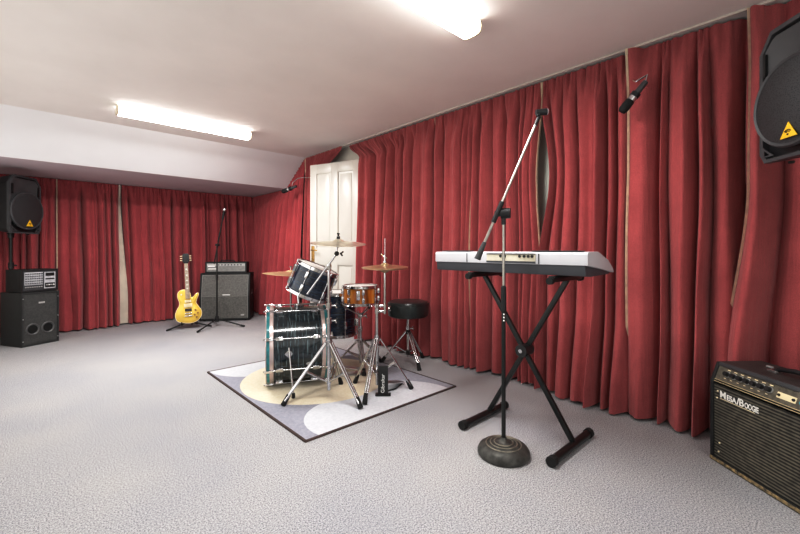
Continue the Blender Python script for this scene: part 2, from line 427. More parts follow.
# ------------------------------------------------------------------ curtains
def curtain(name, label, S, E, n, zt, nf, amp, seed, group, *, left=None, right=None, push=None, hem='', m=RED, zb=.012, topamp=.034, wander=1., hemw=.012, tilt=0., hemw_l=None, hem_m=None, pe=4):
    rnd = random.Random(seed)
    amp *= AMPK; nf = int(round(nf*NFK))
    S, E, n = V((*S, 0)), V((*E, 0)), V((*n, 0)).normalized()
    Lg = (E-S).length
    wd = [rnd.uniform(.45, 1.7) for _ in range(nf)]; tot = sum(wd); cum = [0]
    for w in wd: cum.append(cum[-1]+w/tot)
    am = [rnd.uniform(.55, 1.25) for _ in range(nf)]
    val = [rnd.choice((-1.05, -.8, -.3, .0, .4)) for _ in range(nf+1)]
    pw = [rnd.uniform(.42, .85) for _ in range(nf)]; sk = [rnd.uniform(-1.6, 1.6) for _ in range(nf)]
    nu, nv = nf*18, 56
    b = MB(); bm = b.bm; grid = []
    off = seed*3.17
    def point(u, v):
        z0 = zt
        # folds drift sideways on their way down
        k0 = noise.noise((u*nf*.5, v*1.5, off))
        uu = u + wander*.18/nf*k0*sm(v*2)
        uu = max(0, min(.99999, uu))
        k = 0
        while k < nf-1 and uu > cum[k+1]: k += 1
        t = (uu-cum[k])/(cum[k+1]-cum[k])
        tt = t + .10*sk[k]*math.sin(PI*t)
        prof = max(0., math.sin(PI*min(1, max(0, tt))))**pw[k]
        fine = abs(math.sin(PI*t*2))**.8 * .6 + .4*abs(math.sin(PI*t*3+seed))
        w = sm(v/.16+.05)
        grow = lerp(.75, 1.15, sm(v))
        body_ = lerp(val[k], val[k+1], t)*(1-prof) + am[k]*prof
        dd = w*amp*body_*grow + (1-w)*topamp*fine
        dd += .020*noise.noise((u*nf*2.3, v*.8, off+14)) * sm(v*5+.1)
        dd += .010*noise.noise((u*nf*.9, v*3.5, off+5)) * sm(v*3)
        dd += .025*noise.noise((u*3, v*1.0, off+9)) * sm(v*1.5)
        if push: dd += push(u, v)
        dd += tilt*v
        l = left(v) if left else 0.; r = right(v) if right else 0.
        s = u*Lg + l*(1-u)**pe - r*u**pe
        s += .012*noise.noise((u*nf, v*3, off+2))*(0 if u in (0, 1) else 1)
        P = S + (E-S)*(s/Lg) + n*dd
        ztop = z0(P) if callable(z0) else z0
        z = lerp(ztop, zb + .012*noise.noise((u*nf*1.3, off, 3)) + .006, v)
        return V((P.x, P.y, max(.004, z)))
    vs_ = [i/nv for i in range(nv+1)]
    for i in range(nu+1):
        grid.append([bm.verts.new(point(i/nu, v)) for v in vs_])
    for i in range(nu):
        for j in range(nv):
            bm.faces.new((grid[i][j], grid[i+1][j], grid[i+1][j+1], grid[i][j+1]))
    root = thing(name, label, 'curtain', (S.x, S.y, 0), 0, group)
    Ti = Matrix.Translation((-S.x, -S.y, 0))
    bmesh.ops.transform(bm, matrix=Ti, verts=bm.verts[:])
    b.build('curtain_cloth', m, root, angle=80)
    for side in hem:
        u = 0. if side == 'L' else 1.
        hb = MB(); pts = [point(u, v) + n*.004 for v in vs_]
        dirv = (E-S).normalized() * (-1 if side == 'L' else 1)
        A = [hb.bm.verts.new(Ti@p) for p in pts]; hx = hemw_l if (side == 'L' and hemw_l) else hemw
        hw_ = hx if callable(hx) else (lambda v, hx=hx: hx)
        B = [hb.bm.verts.new(Ti@(p+dirv*hw_(v)+n*.010)) for p, v in zip(pts, vs_)]
        C_ = [hb.bm.verts.new(Ti@(p+dirv*hw_(v)*1.1-n*.006)) for p, v in zip(pts, vs_)]
        for j in range(nv):
            hb.bm.faces.new((A[j], A[j+1], B[j+1], B[j])); hb.bm.faces.new((B[j], B[j+1], C_[j+1], C_[j]))
        hb.build('hem_edge', hem_m if (hem_m and side == 'R') else HEM, root, angle=80)
    return root

AMPK, NFK = 2.05, 1.15
TOP = HC-.012
GR = 'curtains along the right wall'
XC = 2.905
def bell(u, c, w): return math.exp(-((u-c)/w)**2)
# panel by the doorway, its top corner swept across above the door
curtain('red_curtain', 'red curtain right of the white door with its top corner swept over the doorway', (XC, 4.08), (XC, 2.62), (-1, 0),
        TOP, 9, .062, 11, GR, left=lambda v: .02 + .31*sm(v/.10), hem='R', pe=1.25, push=lambda u, v: .02*sm(v)+.085*bell(u, 0, .09)*sm(v*8))
curtain('red_curtain', 'narrow red curtain behind the left end of the keyboard, right of the drum stool', (XC, 2.61), (XC, 2.14), (-1, 0),
        TOP, 4, .055, 12, GR, hem='R', push=lambda u, v: .015*sm(v))
curtain('red_curtain', 'red curtain behind the chrome boom stand, left of the grey-green gap', (XC, 2.13), (XC, 1.50), (-1, 0),
        TOP, 6, .058, 13, GR, left=lambda v: -.03, right=lambda v: .05*math.sin(PI*min(1, v/.62))**2 if v < .62 else 0, hem='R', push=lambda u, v: .015*sm(v))
curtain('red_curtain', 'red curtain between the grey-green gap and the hanging grey microphone', (XC, 1.49), (XC, .852), (-1, 0),
        TOP, 6, .062, 14, GR, left=lambda v: .10*math.sin(PI*min(1, max(0, v-.02)/.62))**2 if v < .64 else 0, hem='L',
        push=lambda u, v: .02*sm(v)+.10*sm((v-.72)/.28)*sm(u*1.6)-.05*bell(u, 1, .06))
curtain('red_curtain', 'broad red curtain right of the hanging grey microphone, behind the striped-grille amplifier', (XC, .842), (XC, .262), (-1, 0),
        TOP, 5, .060, 15, GR, hem='L', left=lambda v: -.025, push=lambda u, v: .02*sm(v)+.03*sm((v-.8)/.2)+.085*bell(u, 0, .07)-.07*bell(u, 1, .14))
curtain('red_curtain', 'red curtain behind the loudspeaker at the right edge, with a wavy cream front edge', (2.925, .255), (2.925, -1.25), (-1, 0),
        TOP, 10, .06, 16, GR, hem='L', hemw=.011, left=lambda v: -.02-.10*sm((v-.40)/.45), push=lambda u, v: .02*sm(v)+(.10+.05*sm(v*1.5-.3))*bell(u, 0, .05))
# far part of the right wall, running under the slope to the corner
def far_top(P):
    if P.y < YS0: return TOP
    if P.y < YS1: return lerp(TOP, HS-.008, (P.y-YS0)/(YS1-YS0))
    return HS-.008
curtain('red_curtain', 'red curtain left of the white door, its edge tucked behind the door', (2.84, 5.02), (2.84, 4.12), (-1, 0),
        far_top, 6, .055, 17, GR, right=lambda v: .40*sm(v/.12), hem='L', pe=1.25, push=lambda u, v: .03*sm(v)+.04*(1-v)*0, m=RED)
curtain('red_curtain', 'red curtain under the sloped ceiling right of the tall grey-grille speaker cabinet', (2.84, 6.20), (2.84, 5.03), (-1, 0),
        far_top, 9, .060, 18, GR, hem='', push=lambda u, v: .07*sm(v), m=RED_B)
curtain('red_curtain', 'red curtain in the far corner behind the tall grey-grille speaker cabinet', (2.84, 6.93), (2.84, 6.21), (-1, 0),
        far_top, 5, .05, 19, GR, hem='R', push=lambda u, v: .05*sm(v), m=RED_B)
GB = 'curtains along the back wall'
bt = HS-.006
yb0 = 6.86
curtain('red_curtain', 'red curtain behind the yellow guitar, between two cream seams', (.985, yb0), (1.775, yb0), (0, -1), bt, 7, .05, 21, GB,
        left=lambda v: -.075+.055*sm(v*1.2), hem='', tilt=.14, m=RED_B, hemw=.014)
curtain('red_curtain', 'red curtain at the back wall behind the tripod microphone stand and amplifier head', (1.785, yb0), (2.80, yb0), (0, -1), bt, 8, .05, 22, GB,
        hem='L', tilt=.10, m=RED_B)
curtain('red_curtain', 'wide red back-wall curtain between the black mixer amplifier and the pale wall gap', (.215, yb0), (.895, yb0), (0, -1), bt, 6, .055, 23, GB,
        hem='LR', tilt=.24, right=lambda v: .02, hemw=lambda v: .02 + .07*sm(v*1.1), hemw_l=.012, hem_m=LINING, m=RED_B)
curtain('red_curtain', 'red curtain in shadow behind the loudspeaker in the far left corner', (-.72, yb0), (.205, yb0), (0, -1), bt, 9, .05, 24, GB,
        hem='', tilt=.12, m=RED_B)

# ------------------------------------------------------------------ ceiling lights
def light_fixture(label, x0, x1, y):
    t = thing('ceiling_light', label, 'ceiling light', ((x0+x1)/2, y, HC), 0, 'fluorescent ceiling lights')
    L = x1-x0
    b = MB(); b.box((0, 0, -.014), (L, .075, .028), bevel=.003); b.build('base_tray', FIXT, t)
    poly = [(-.062, -.022), (-.066, -.05), (-.055, -.078), (-.03, -.086), (.03, -.086), (.055, -.078), (.066, -.05), (.062, -.022)]
    b = MB(); b.prism(poly, L-.03, M=Matrix(((0, 1, 0, -L/2+.015), (1, 0, 0, 0), (0, 0, 1, 0), (0, 0, 0, 1)))); b.build('diffuser', TUBE, t)
    for s in (-1, 1):
        b = MB(); q = [(x*1.03, z if z > -.03 else z*1.02) for x, z in poly]
        b.prism(q, .012, M=Matrix(((0, 1, 0, s*(L/2-.006)-.006), (1, 0, 0, 0), (0, 0, 1, 0), (0, 0, 0, 1)))); b.build('end_cap', FIXT, t)
    return t
light_fixture('long fluorescent ceiling light near the sloped ceiling, above the guitar', .54, 1.755, 4.36)
light_fixture('fluorescent ceiling light cut off by the top edge of the picture', .64, 1.855, 1.385)

# ------------------------------------------------------------------ loudspeakers
def make_speaker(label, sc, loc, rz, group):
    """front face at y=0 looking to -y, foot of the box at z=0 (local)"""
    t = thing('loudspeaker', label, 'loudspeaker', loc, rz, group); t.scale = (sc, sc, sc)
    W, H, D = .43, .69, .34
    w = W/2
    outer = [(-w+.03, 0), (w-.03, 0), (w, .05), (w, H-.10), (w-.07, H), (-w+.07, H), (-w, H-.10), (-w, .05)]
    inner = [(-w+.045, .018), (w-.045, .018), (w-.022, .06), (w-.022, H-.105), (w-.08, H-.022), (-w+.08, H-.022), (-w+.022, H-.105), (-w+.022, .06)]
    b = MB(); b.prism(outer, D-.03, M=Matrix.Translation((0, .03, 0)), scale_back=.68, cen=(0, H/2), bevel=.006); b.build('cabinet', BLKPL, t)
    b = MB(); b.ringplate(outer, inner, .032); b.build('front_bezel', GREYPL, t)
    # concave horn
    b = MB(); nu, nv = 18, 12; g = []
    for i in range(nu+1):
        x = lerp(-.185, .185, i/nu); row = []
        for j in range(nv+1):
            z = lerp(.40, .655, j/nv)
            zz = min(z, H-.03-max(0, abs(x)-.13)*1.2)
            y = .006 + .022*math.cos(x/.185*PI/2)*(.4+.6*math.sin(PI*j/nv))
            row.append(b.bm.verts.new((x, y, zz)))
        g.append(row)
    for i in range(nu):
        for j in range(nv): b.bm.faces.new((g[i][j], g[i+1][j], g[i+1][j+1], g[i][j+1]))
    b.build('horn', HORN, t, angle=70)
    Mz = axis_mat((0, 0, .272), (0, -1, 0), (1, 0, 0))
    b = MB(); b.lathe([(.160, -.03), (.205, -.03), (.224, .006), (.226, .018), (.219, .028), (.206, .024)], 56, Mz); b.build('grille_rim', GREYPL, t)
    b = MB(); b.lathe([(0, .040), (.07, .038), (.13, .033), (.175, .027), (.207, .022)], 56, Mz); b.build('round_grille', MESHM, t)
    b = MB(); b.prism([(-.048, .088), (.048, .088), (0, .166)], .006, M=Matrix.Translation((.008, -.040, 0)), bevel=.002); bd = b.build('yellow_badge', YELLOW, t)
    bd['label'] = 'yellow triangular badge'
    b = MB()
    for k, r in enumerate((.012, .020)):
        b.tube([(.008+r*math.cos(a), -.042, .108+r*math.sin(a)*.9) for a in [math.radians(x) for x in range(35, 150, 14)]], .002, 6)
    b.sphere((.008, -.042, .104), .004); b.build('badge_mark', BLKMT, bd)
    b = MB()
    b.prism([(-.008, .0), (.008, 0), (.008, .12), (-.008, .12)], .012, M=Matrix.Translation((-.178, -.006, .46))); b.build('side_slot', BLKMT, t)
    b = MB()
    b.prism([(-.008, .0), (.008, 0), (.008, .12), (-.008, .12)], .012, M=Matrix.Translation((.178, -.006, .46))); b.build('side_slot', BLKMT, t)
    for s in (-1, 1):
        b = MB(); b.ringplate([(s*.19, .03), (s*.12, .03), (s*.19, .085)], [(s*.18, .037), (s*.145, .037), (s*.18, .066)], .006, M=Matrix.Translation((0, -.004, 0))); b.build('corner_rib', GREYPL, t)
    for s in (-1, 1):
        b = MB(); b.cyl((s*.13, .09, 0), (s*.13, .09, -.012), .014, .012); b.build('rubber_foot', RUBBER, t)
    b = MB(); b.cyl((0, .17, -.05), (0, .17, .02), .03); b.build('pole_socket', BLKMT, t)
    return t
SP = 'black plastic loudspeakers on poles'
make_speaker('black loudspeaker with yellow triangle badge in the far left corner above the mixer', .94, (-.075, 6.16, 1.235), math.radians(51), SP)
make_speaker('large black loudspeaker with yellow triangle badge cut off at the upper right edge', .825, (2.265, .083, 1.434), math.radians(-138), SP)
def pole_stand(label, x, y, ztop, r0):
    t = thing('speaker_pole', label, 'speaker stand', (x, y, 0))
    b = MB(); b.lathe([(0, .0), (r0, 0), (r0, .012), (r0*.6, .02), (.022, .03), (0, .03)], 28); b.build('base_plate', BLKMT, t)
    b = MB(); b.cyl((0, 0, .025), (0, 0, .9), .018); b.build('lower_pole', BLKMT, t)
    b = MB(); b.cyl((0, 0, .86), (0, 0, ztop), .014); b.build('upper_pole', BLKMT, t)
    b = MB(); b.cyl((0, 0, .84), (0, 0, .91), .025); b.cyl((0, 0, .875), (.05, 0, .875), .009); b.build('collar', BLKPL, t)
    return t
a_ = math.radians(51)
pole_stand('slim black pole carrying the far left loudspeaker, behind the mixer', -.075-.17*.94*math.sin(a_), 6.16+.17*.94*math.cos(a_), 1.19, .04)
t = thing('speaker_bracket', 'black swivel bracket holding the right loudspeaker to the curtained wall', 'speaker bracket', (2.40, -.067, 1.434))
b = MB(); b.cyl((-.02, .02, -.03), (-.02, .02, -.002), .016); b.sphere((-.02, .02, -.035), .014); b.build('pivot_knob', BLKMT, t)
b = MB(); b.tube([(-.02, .02, -.012), (.12, -.06, -.03), (.30, -.16, -.03), (.645, -.22, -.03)], .012); b.build('bracket_arm', BLKMT, t)
b = MB(); b.box((.65, -.22, -.03), (.02, .12, .16), bevel=.003); b.build('wall_plate', BLKMT, t)

# ------------------------------------------------------------------ subwoofer and mixer amplifier
rz = math.radians(29.4)
t = thing('subwoofer', 'scuffed black subwoofer cabinet with two round ports, standing on the carpet', 'speaker cabinet', (-.105, 5.85, 0), rz)
W, D, H = .355, .36, .585
b = MB(); b.box((W/2, D/2+.012, H/2), (W, D-.024, H), bevel=.006); b.build('cabinet', SCUFF, t)
b = MB()
o_ = [(0, 0), (W, 0), (W, H), (0, H)]; i_ = [(.016, .022), (W-.016, .022), (W-.016, H-.016), (.016, H-.016)]
b.ringplate(o_, i_, .02); b.build('front_frame', SCUFF, t)
b = MB(); b.box((W/2, .016, H/2), (W-.03, .01, H-.03)); b.build('front_grille', mat('dark_front_cloth', (.065, .065, .063), .8, var=.25, scale=60), t)
for x in (.105, .25):
    M = axis_mat((x, .012, .18), (0, -1, 0), (1, 0, 0))
    b = MB(); b.lathe([(.040, -.05), (.044, 0), (.058, .010), (.066, .004), (.066, -.004)], 28, M)
    p = b.build('port_rim', mat('port_rim_plastic', (.11, .11, .11), .4) if x < .2 else bpy.data.materials['port_rim_plastic'], t)
    b = MB(); b.lathe([(0, .004), (.046, .004)], 28, M); b.build('port_hole', mat('port_black', (.004, .004, .004), .9), p)
b = MB(); b.box((W*.53, .008, H-.12), (.06, .006, .02), bevel=.002); b.build('badge', SILVERP, t)
for z in (.06, .3, .52):
    for x in (.012, W-.012):
        b = MB(); b.sphere((x, 0, z), .006); b.build('grille_screw', STEEL, t)

t = thing('mixer_amplifier', 'black box mixer amplifier with crowded silver control panel on top of the subwoofer', 'mixer', (-.105+.0*math.cos(rz), 5.85, H+.006), rz)
MW, MD, MH = .345, .27, .245
b = MB(); b.box((MW/2, MD/2+.012, MH/2), (MW, MD-.02, MH), bevel=.008); b.build('case', TOLEX, t)
b = MB(); b.ringplate([(0, 0), (MW, 0), (MW, MH), (0, MH)], [(.014, .016), (MW-.014, .016), (MW-.014, MH-.02), (.014, MH-.02)], .02); b.build('case_rim', BLKPL, t)
b = MB(); b.box((MW/2, .012, MH/2), (MW-.03, .012, MH-.036)); b.build('control_panel', mat('dark_mixer_face', (.06, .06, .065), .5), t)
b = MB(); b.box((.112, .005, .145), (.17, .004, .14)); p = b.build('channel_section', MIXP, t)
for i in range(8):
    for j in range(5):
        k = MB(); k.cyl((.038+i*.021, .003, .092+j*.026), (.038+i*.021, -.008, .092+j*.026), .0062, .005, 8)
        k.build('channel_knob', GREYPL if j % 2 else BLKPL, p)
for i in range(8):
    k = MB(); k.cyl((.038+i*.021, .006, .052), (.038+i*.021, -.002, .052), .0075, .0065, 10); k.build('input_jack', SILVERP, t)
b = MB(); b.box((.265, .005, .12), (.11, .004, .185)); p = b.build('master_section', MIXP, t)
b = MB(); b.box((.265, .002, .185), (.085, .004, .035)); b.build('display', BLKMT, p)
b = MB(); b.box((.265, .002, .135), (.085, .004, .014)); b.build('equalizer_strip', BLKMT, p)
b = MB(); b.box((.265, .002, .065), (.095, .004, .05)); b.build('switch_plate', BLKMT, p)
for i in range(4):
    k = MB(); k.cyl((.232+i*.022, .003, .068), (.232+i*.022, -.010, .068), .009, .007, 10); k.build('master_knob', WHITEP if i % 2 else SILVERP, p)

# ------------------------------------------------------------------ guitar on its stand
t = thing('electric_guitar', 'yellow gold-top single-cutaway electric guitar standing upright on a guitar stand', 'guitar', (1.508, 5.77, .075), math.radians(-14))
lean = Matrix.Rotation(math.radians(-9), 4, 'X') @ Matrix.Rotation(math.radians(-2.5), 4, 'Y')
def catmull(pts, n=8):
    out = []; m_ = len(pts)
    for i in range(m_):
        p0, p1, p2, p3 = (V((*pts[(i+k-1) % m_], 0)) for k in range(4))
        for k in range(n):
            s = k/n
            q = .5*((2*p1)+(p2-p0)*s+(2*p0-5*p1+4*p2-p3)*s*s+(3*p1-p0-3*p2+p3)*s**3)
            out.append((q.x, q.y))
    return out
GS = .86
body = [(0, 0), (.10, .014), (.172, .075), (.180, .15), (.140, .215), (.112, .26), (.125, .31), (.150, .36), (.148, .392), (.118, .385), (.075, .345), (.045, .345), (.036, .40),
        (-.03, .445), (-.09, .445), (-.132, .41), (-.138, .35), (-.118, .285), (-.125, .235), (-.165, .17), (-.180, .10), (-.14, .03)]
bp_ = catmull([(x*GS, z) for x, z in body], 5)
b = MB(); b.prism(bp_, .045, M=lean @ Matrix.Translation((0, 0, 0)), bevel=.0); b.build('body', MAHOG, t)
def inset(poly, k, c=(0, .2)): return [(c[0]+(x-c[0])*k, c[1]+(z-c[1])*k) for x, z in poly]
b = MB()
n = len(bp_); r0 = [b.bm.verts.new(lean @ V((x, 0, z))) for x, z in bp_]
prev = r0
for k, y in ((.985, -.006), (.93, -.009), (.7, -.015), (.35, -.018)):
    r = [b.bm.verts.new(lean @ V((x, y, z))) for x, z in inset(bp_, k)]
    for i in range(n): b.bm.faces.new((prev[i], prev[(i+1) % n], r[(i+1) % n], r[i]))
    prev = r
b.bm.faces.new(prev); b.build('gold_top', GOLD, t, angle=60)
b = MB(); b.tube([lean @ V((x*1.002, -.004, z)) for x, z in bp_]+[lean @ V((bp_[0][0], -.004, bp_[0][1]))], .004, 6); b.build('body_binding', CREAM, t)
b = MB(); b.prism([(-.026, .34), (.026, .34), (.022, .80), (-.022, .80)], .026, M=lean @ Matrix.Translation((0, -.022, 0)), bevel=.003); b.build('neck', MAHOG, t)
b = MB(); b.prism([(-.027, .325), (.027, .325), (.022, .80), (-.022, .80)], .005, M=lean @ Matrix.Translation((0, -.028, 0))); fb = b.build('fretboard', FRET, t)
for k in range(14):
    z = .80-(1-2**(-(k+1)/12))*.62
    b = MB(); b.box((0, -.029, z), (.046, .002, .003), M=lean); b.build('fret', STEEL, fb)
for z in (.72, .64, .57, .51, .46):
    b = MB(); b.box((0, -.0285, z), (.02, .001, .018), M=lean); b.build('fret_marker', IVORY, fb)
b = MB(); b.prism([(-.024, .80), (.024, .80), (.042, .835), (.038, .925), (.014, .94), (0, .93), (-.014, .94), (-.038, .925), (-.042, .835)], .016, M=lean @ Matrix.Translation((0, -.022, 0)), bevel=.002)
hs = b.build('headstock', BLKPL, t)
for s in (-1, 1):
    for k in range(3):
        b = MB(); b.cyl(lean @ V((s*.03, -.012, .842+k*.03)), lean @ V((s*.06, -.012, .842+k*.03)), .004, .006, 8); b.sphere(lean @ V((s*.062, -.012, .842+k*.03)), .008, seg=8); b.build('tuning_peg', CREAM, hs)
for z in (.29, .175):
    b = MB(); b.box((0, -.022, z), (.078, .012, .034), bevel=.003, M=lean); b.build('pickup', CREAM if z > .2 else BLKPL, t)
b = MB(); b.box((0, -.024, .235), (.10, .010, .05), bevel=.003, M=lean); b.build('pickguard_plate', CREAM, t)
b = MB(); b.box((0, -.024, .128), (.085, .012, .014), bevel=.003, M=lean); b.build('bridge', CHROME, t)
b = MB(); b.box((0, -.024, .095), (.095, .014, .016), bevel=.003, M=lean); b.build('tailpiece', CHROME, t)
for x, z in ((.084, .165), (.110, .125), (.070, .105), (.094, .07)):
    b = MB(); b.cyl(lean @ V((x, -.008, z)), lean @ V((x, -.028, z)), .013, .011, 12); b.build('control_knob', mat('amber_knob', (.30, .16, .03), .3) if x == .084 else bpy.data.materials['amber_knob'], t)
b = MB(); b.cyl(lean @ V((-.075, -.008, .385)), lean @ V((-.075, -.02, .385)), .012, .012, 12); b.build('pickup_switch', CREAM, t)
for k in range(6):
    x = -.017+.0068*k
    b = MB(); b.cyl(lean @ V((x*1.35, -.034, .098)), lean @ V((x, -.034, .80)), .0008, seg=5); b.build('string', STEEL, t)

t = thing('guitar_stand', 'low black tripod guitar stand under the yellow guitar', 'guitar stand', (1.535, 5.86, 0), math.radians(-14))
b = MB(); b.cyl((0, 0, .06), (0, .02, .40), .011); b.build('post', BLKMT, t)
for a, L_ in ((-150, .29), (-18, .27), (80, .22)):
    a = math.radians(a); b = MB(); b.tube([(0, 0, .085), (math.cos(a)*L_, math.sin(a)*L_, .012)], .010)
    lg = b.build('leg', BLKMT, t)
    b = MB(); b.cyl((math.cos(a)*(L_-.05), math.sin(a)*(L_-.05), .022), (math.cos(a)*(L_+.012), math.sin(a)*(L_+.012), .011), .0115); b.build('rubber_foot', RUBBER, lg)
b = MB(); b.tube([(-.09, -.155, .10), (-.09, -.15, .062), (-.06, -.03, .062), (0, 0, .09), (.06, -.03, .062), (.09, -.15, .062), (.09, -.155, .10)], .007); b.build('cradle', RUBBER, t)
b = MB(); b.tube([(-.05, -.03, .385), (-.045, .018, .39), (0, .02, .395), (.045, .018, .39), (.05, -.03, .385)], .007); b.build('back_rest', RUBBER, t)

# ------------------------------------------------------------------ tall speaker cabinet and head
rz = math.radians(-33)
t = thing('guitar_cabinet', 'tall black guitar speaker cabinet with slanted grey grille against the back curtain', 'speaker cabinet', (1.762, 6.225, 0), rz)
W, D, H = .70, .33, .705
prof = [(0, .012), (0, .37), (.055, H), (D, H), (D, .012)]
MX = Matrix(((0, 1, 0, 0), (1, 0, 0, 0), (0, 0, 1, 0), (0, 0, 0, 1)))
b = MB(); b.prism([(.022, .03), (.022, .37), (.077, H-.02), (D, H-.02), (D, .03)], W-.03, M=Matrix.Translation((.015, 0, 0)) @ MX); b.build('cabinet_core', TOLEX, t)
for x in (0, W-.022):
    b = MB(); b.prism(prof, .022, M=Matrix.Translation((x, 0, 0)) @ MX, bevel=.003); b.build('side_panel', TOLEX, t)
b = MB(); b.box((W/2, D/2+.028, H-.011), (W, D-.055, .022), bevel=.004); b.build('top_panel', TOLEX, t)
b = MB(); b.box((W/2, D/2, .023), (W, D, .022), bevel=.004); b.build('bottom_panel', TOLEX, t)
b = MB(); b.box((W/2, .016, .203), (W-.05, .012, .332)); b.build('lower_grille', GREYCLOTH, t)
ang = math.atan2(.055, H-.37)
Rm = Matrix.Translation((W/2, .044, .53)) @ Matrix.Rotation(-ang, 4, 'X')
b = MB(); b.box((0, 0, 0), (W-.05, .012, .325), M=Rm); b.build('upper_grille', mat('grey_grille_cloth_upper', (.185, .182, .17), .8, var=.25, scale=55, bump=.4, bscale=380), t)
b = MB()
for x in (.027, W-.027): b.tube([(x, .008, .035), (x, .008, .37), (x, .060, H-.03)], .003, 6)
b.tube([(.027, .008, .365), (W-.027, .008, .365)], .002, 6); b.tube([(.027, .060, H-.03), (W-.027, .060, H-.03)], .003, 6)
b.build('white_piping', mat('piping', (.45, .44, .42), .6), t)
b = MB(); b.box((W*.53, .008, .385), (.105, .006, .016), bevel=.002); b.build('logo_plate', WHITEP, t)
b = MB(); b.box((W-.10, .006, .085), (.05, .006, .025), bevel=.002); b.build('badge', SILVERP, t)
b = MB(); b.box((W+.001, D*.5, .42), (.006, .12, .06), bevel=.002); b.build('side_handle', BLKMT, t)
b = MB(); b.box((W+.004, D*.5, .39), (.006, .05, .015), bevel=.002); b.build('jack_plate', SILVERP, t)
for x in (.06, W-.06):
    for y in (.05, D-.05):
        b = MB(); b.cyl((x, y, 0), (x, y, .014), .018); b.build('rubber_foot', RUBBER, t)

t = thing('amplifier_head', 'grey and black amplifier head lying on the tall speaker cabinet', 'amplifier', (1.762+.055*math.cos(rz)-.09*math.sin(rz), 6.225+.055*math.sin(rz)+.09*math.cos(rz), H+.002), rz)
hw, hd, hh = .585, .20, .165
b = MB(); b.box((hw/2, hd/2+.008, hh/2), (hw, hd-.016, hh), bevel=.010); b.build('case', TOLEX, t)
b = MB(); b.ringplate([(0, .0), (hw, 0), (hw, hh), (0, hh)], [(.018, .02), (hw-.018, .02), (hw-.018, hh-.018), (.018, hh-.018)], .014); b.build('case_rim', TOLEX, t)
b = MB(); b.box((hw/2, .008, hh/2), (hw-.038, .006, hh-.038)); fp = b.build('front_panel', mat('head_panel', (.30, .30, .29), .45, .3, var=.12, scale=25), t)
b = MB(); b.box((hw/2, .004, hh-.045), (hw-.05, .004, .035)); b.build('control_strip', SILVERP, fp)
for i in range(8):
    k = MB(); k.cyl((.19+i*.045, .003, hh-.045), (.19+i*.045, -.012, hh-.045), .010, .008, 10); k.build('control_knob', GREYPL, fp)
b = MB(); b.box((.085, .003, .10), (.10, .004, .022), bevel=.001); b.build('logo_plate', WHITEP, fp)
b = MB(); b.box((.10, .003, .06), (.12, .004, .016), bevel=.001); b.build('name_plate', WHITEP, fp)
b = MB(); b.tube([(hw/2-.10, hd/2, hh), (hw/2-.09, hd/2, hh+.018), (hw/2, hd/2, hh+.024), (hw/2+.09, hd/2, hh+.018), (hw/2+.10, hd/2, hh)], .008); b.build('carry_handle', BLKPL, t)
for x in (.05, hw-.05):
    b = MB(); b.cyl((x, .05, 0), (x, .05, -.002), .012); b.build('rubber_foot', RUBBER, t)

# ------------------------------------------------------------------ microphones and their stands
def mic_body(b, p0, p1, r):
    """handheld microphone from tail p0 to head p1"""
    p0, p1 = V(p0), V(p1); d = p1-p0
    b.cyl(p0, p0+d*.68, r*.62, r*.85, 14); b.cyl(p0+d*.68, p0+d*.72, r*1.02, r*1.02, 14)
    return p0+d*.72, p1
t = thing('microphone_stand', 'black tripod boom microphone stand in front of the tall speaker cabinet', 'microphone stand', (1.842, 5.705, 0))
for a, L_ in ((222, .44), (-52, .40), (80, .38)):
    a = math.radians(a); b = MB(); b.tube([(0, 0, .10), (math.cos(a)*.08, math.sin(a)*.08, .085), (math.cos(a)*L_, math.sin(a)*L_, .014)], .009); lg = b.build('leg', BLKMT, t)
    b = MB(); b.cyl((math.cos(a)*(L_-.04), math.sin(a)*(L_-.04), .022), (math.cos(a)*(L_+.01), math.sin(a)*(L_+.01), .0125), .0125); b.build('rubber_foot', RUBBER, lg)
b = MB(); b.cyl((0, 0, .06), (0, 0, .14), .026, .022); b.build('leg_hub', BLKPL, t)
b = MB(); b.cyl((0, 0, .10), (0, 0, .68), .011); b.build('lower_pole', BLKMT, t)
b = MB(); b.cyl((0, 0, .66), (0, 0, 1.10), .009); b.build('upper_pole', BLKMT, t)
b = MB(); b.cyl((0, 0, .64), (0, 0, .71), .016); b.build('height_clutch', BLKPL, t)
j = V((.006, -.006, 1.12)); tail = V((-.028, .03, .86)); tip = V((.055, -.075, 1.50))
b = MB(); b.sphere(j, .022); b.cyl(j+V((-.03, -.03, 0)), j+V((.03, .03, 0)), .014); b.build('boom_joint', BLKPL, t)
b = MB(); b.cyl(tail, tip, .008); b.build('boom_arm', BLKMT, t)
b = MB(); b.cyl(j+(tip-j)*.1, j+(tip-j)*.45, .011); b.build('boom_sleeve', BLKMT, t)
b = MB(); b.cyl(tip-(tip-tail).normalized()*.02, tip+(tip-tail).normalized()*.03, .014, .016); b.build('microphone_clip', BLKPL, t)
w0 = V((1.842, 5.705, 0))+tip+V((.0, -.0, .0))
dirm = (tip-tail).normalized()
t = thing('microphone', 'black handheld microphone with silver head at the top of the tripod stand', 'microphone', w0)
b = MB(); q0, q1 = mic_body(b, dirm*-.03, dirm*.12, .021); b.build('handle', BLKMT, t)
b = MB(); b.sphere(dirm*.105, .026); b.build('grille_head', STEEL, t)

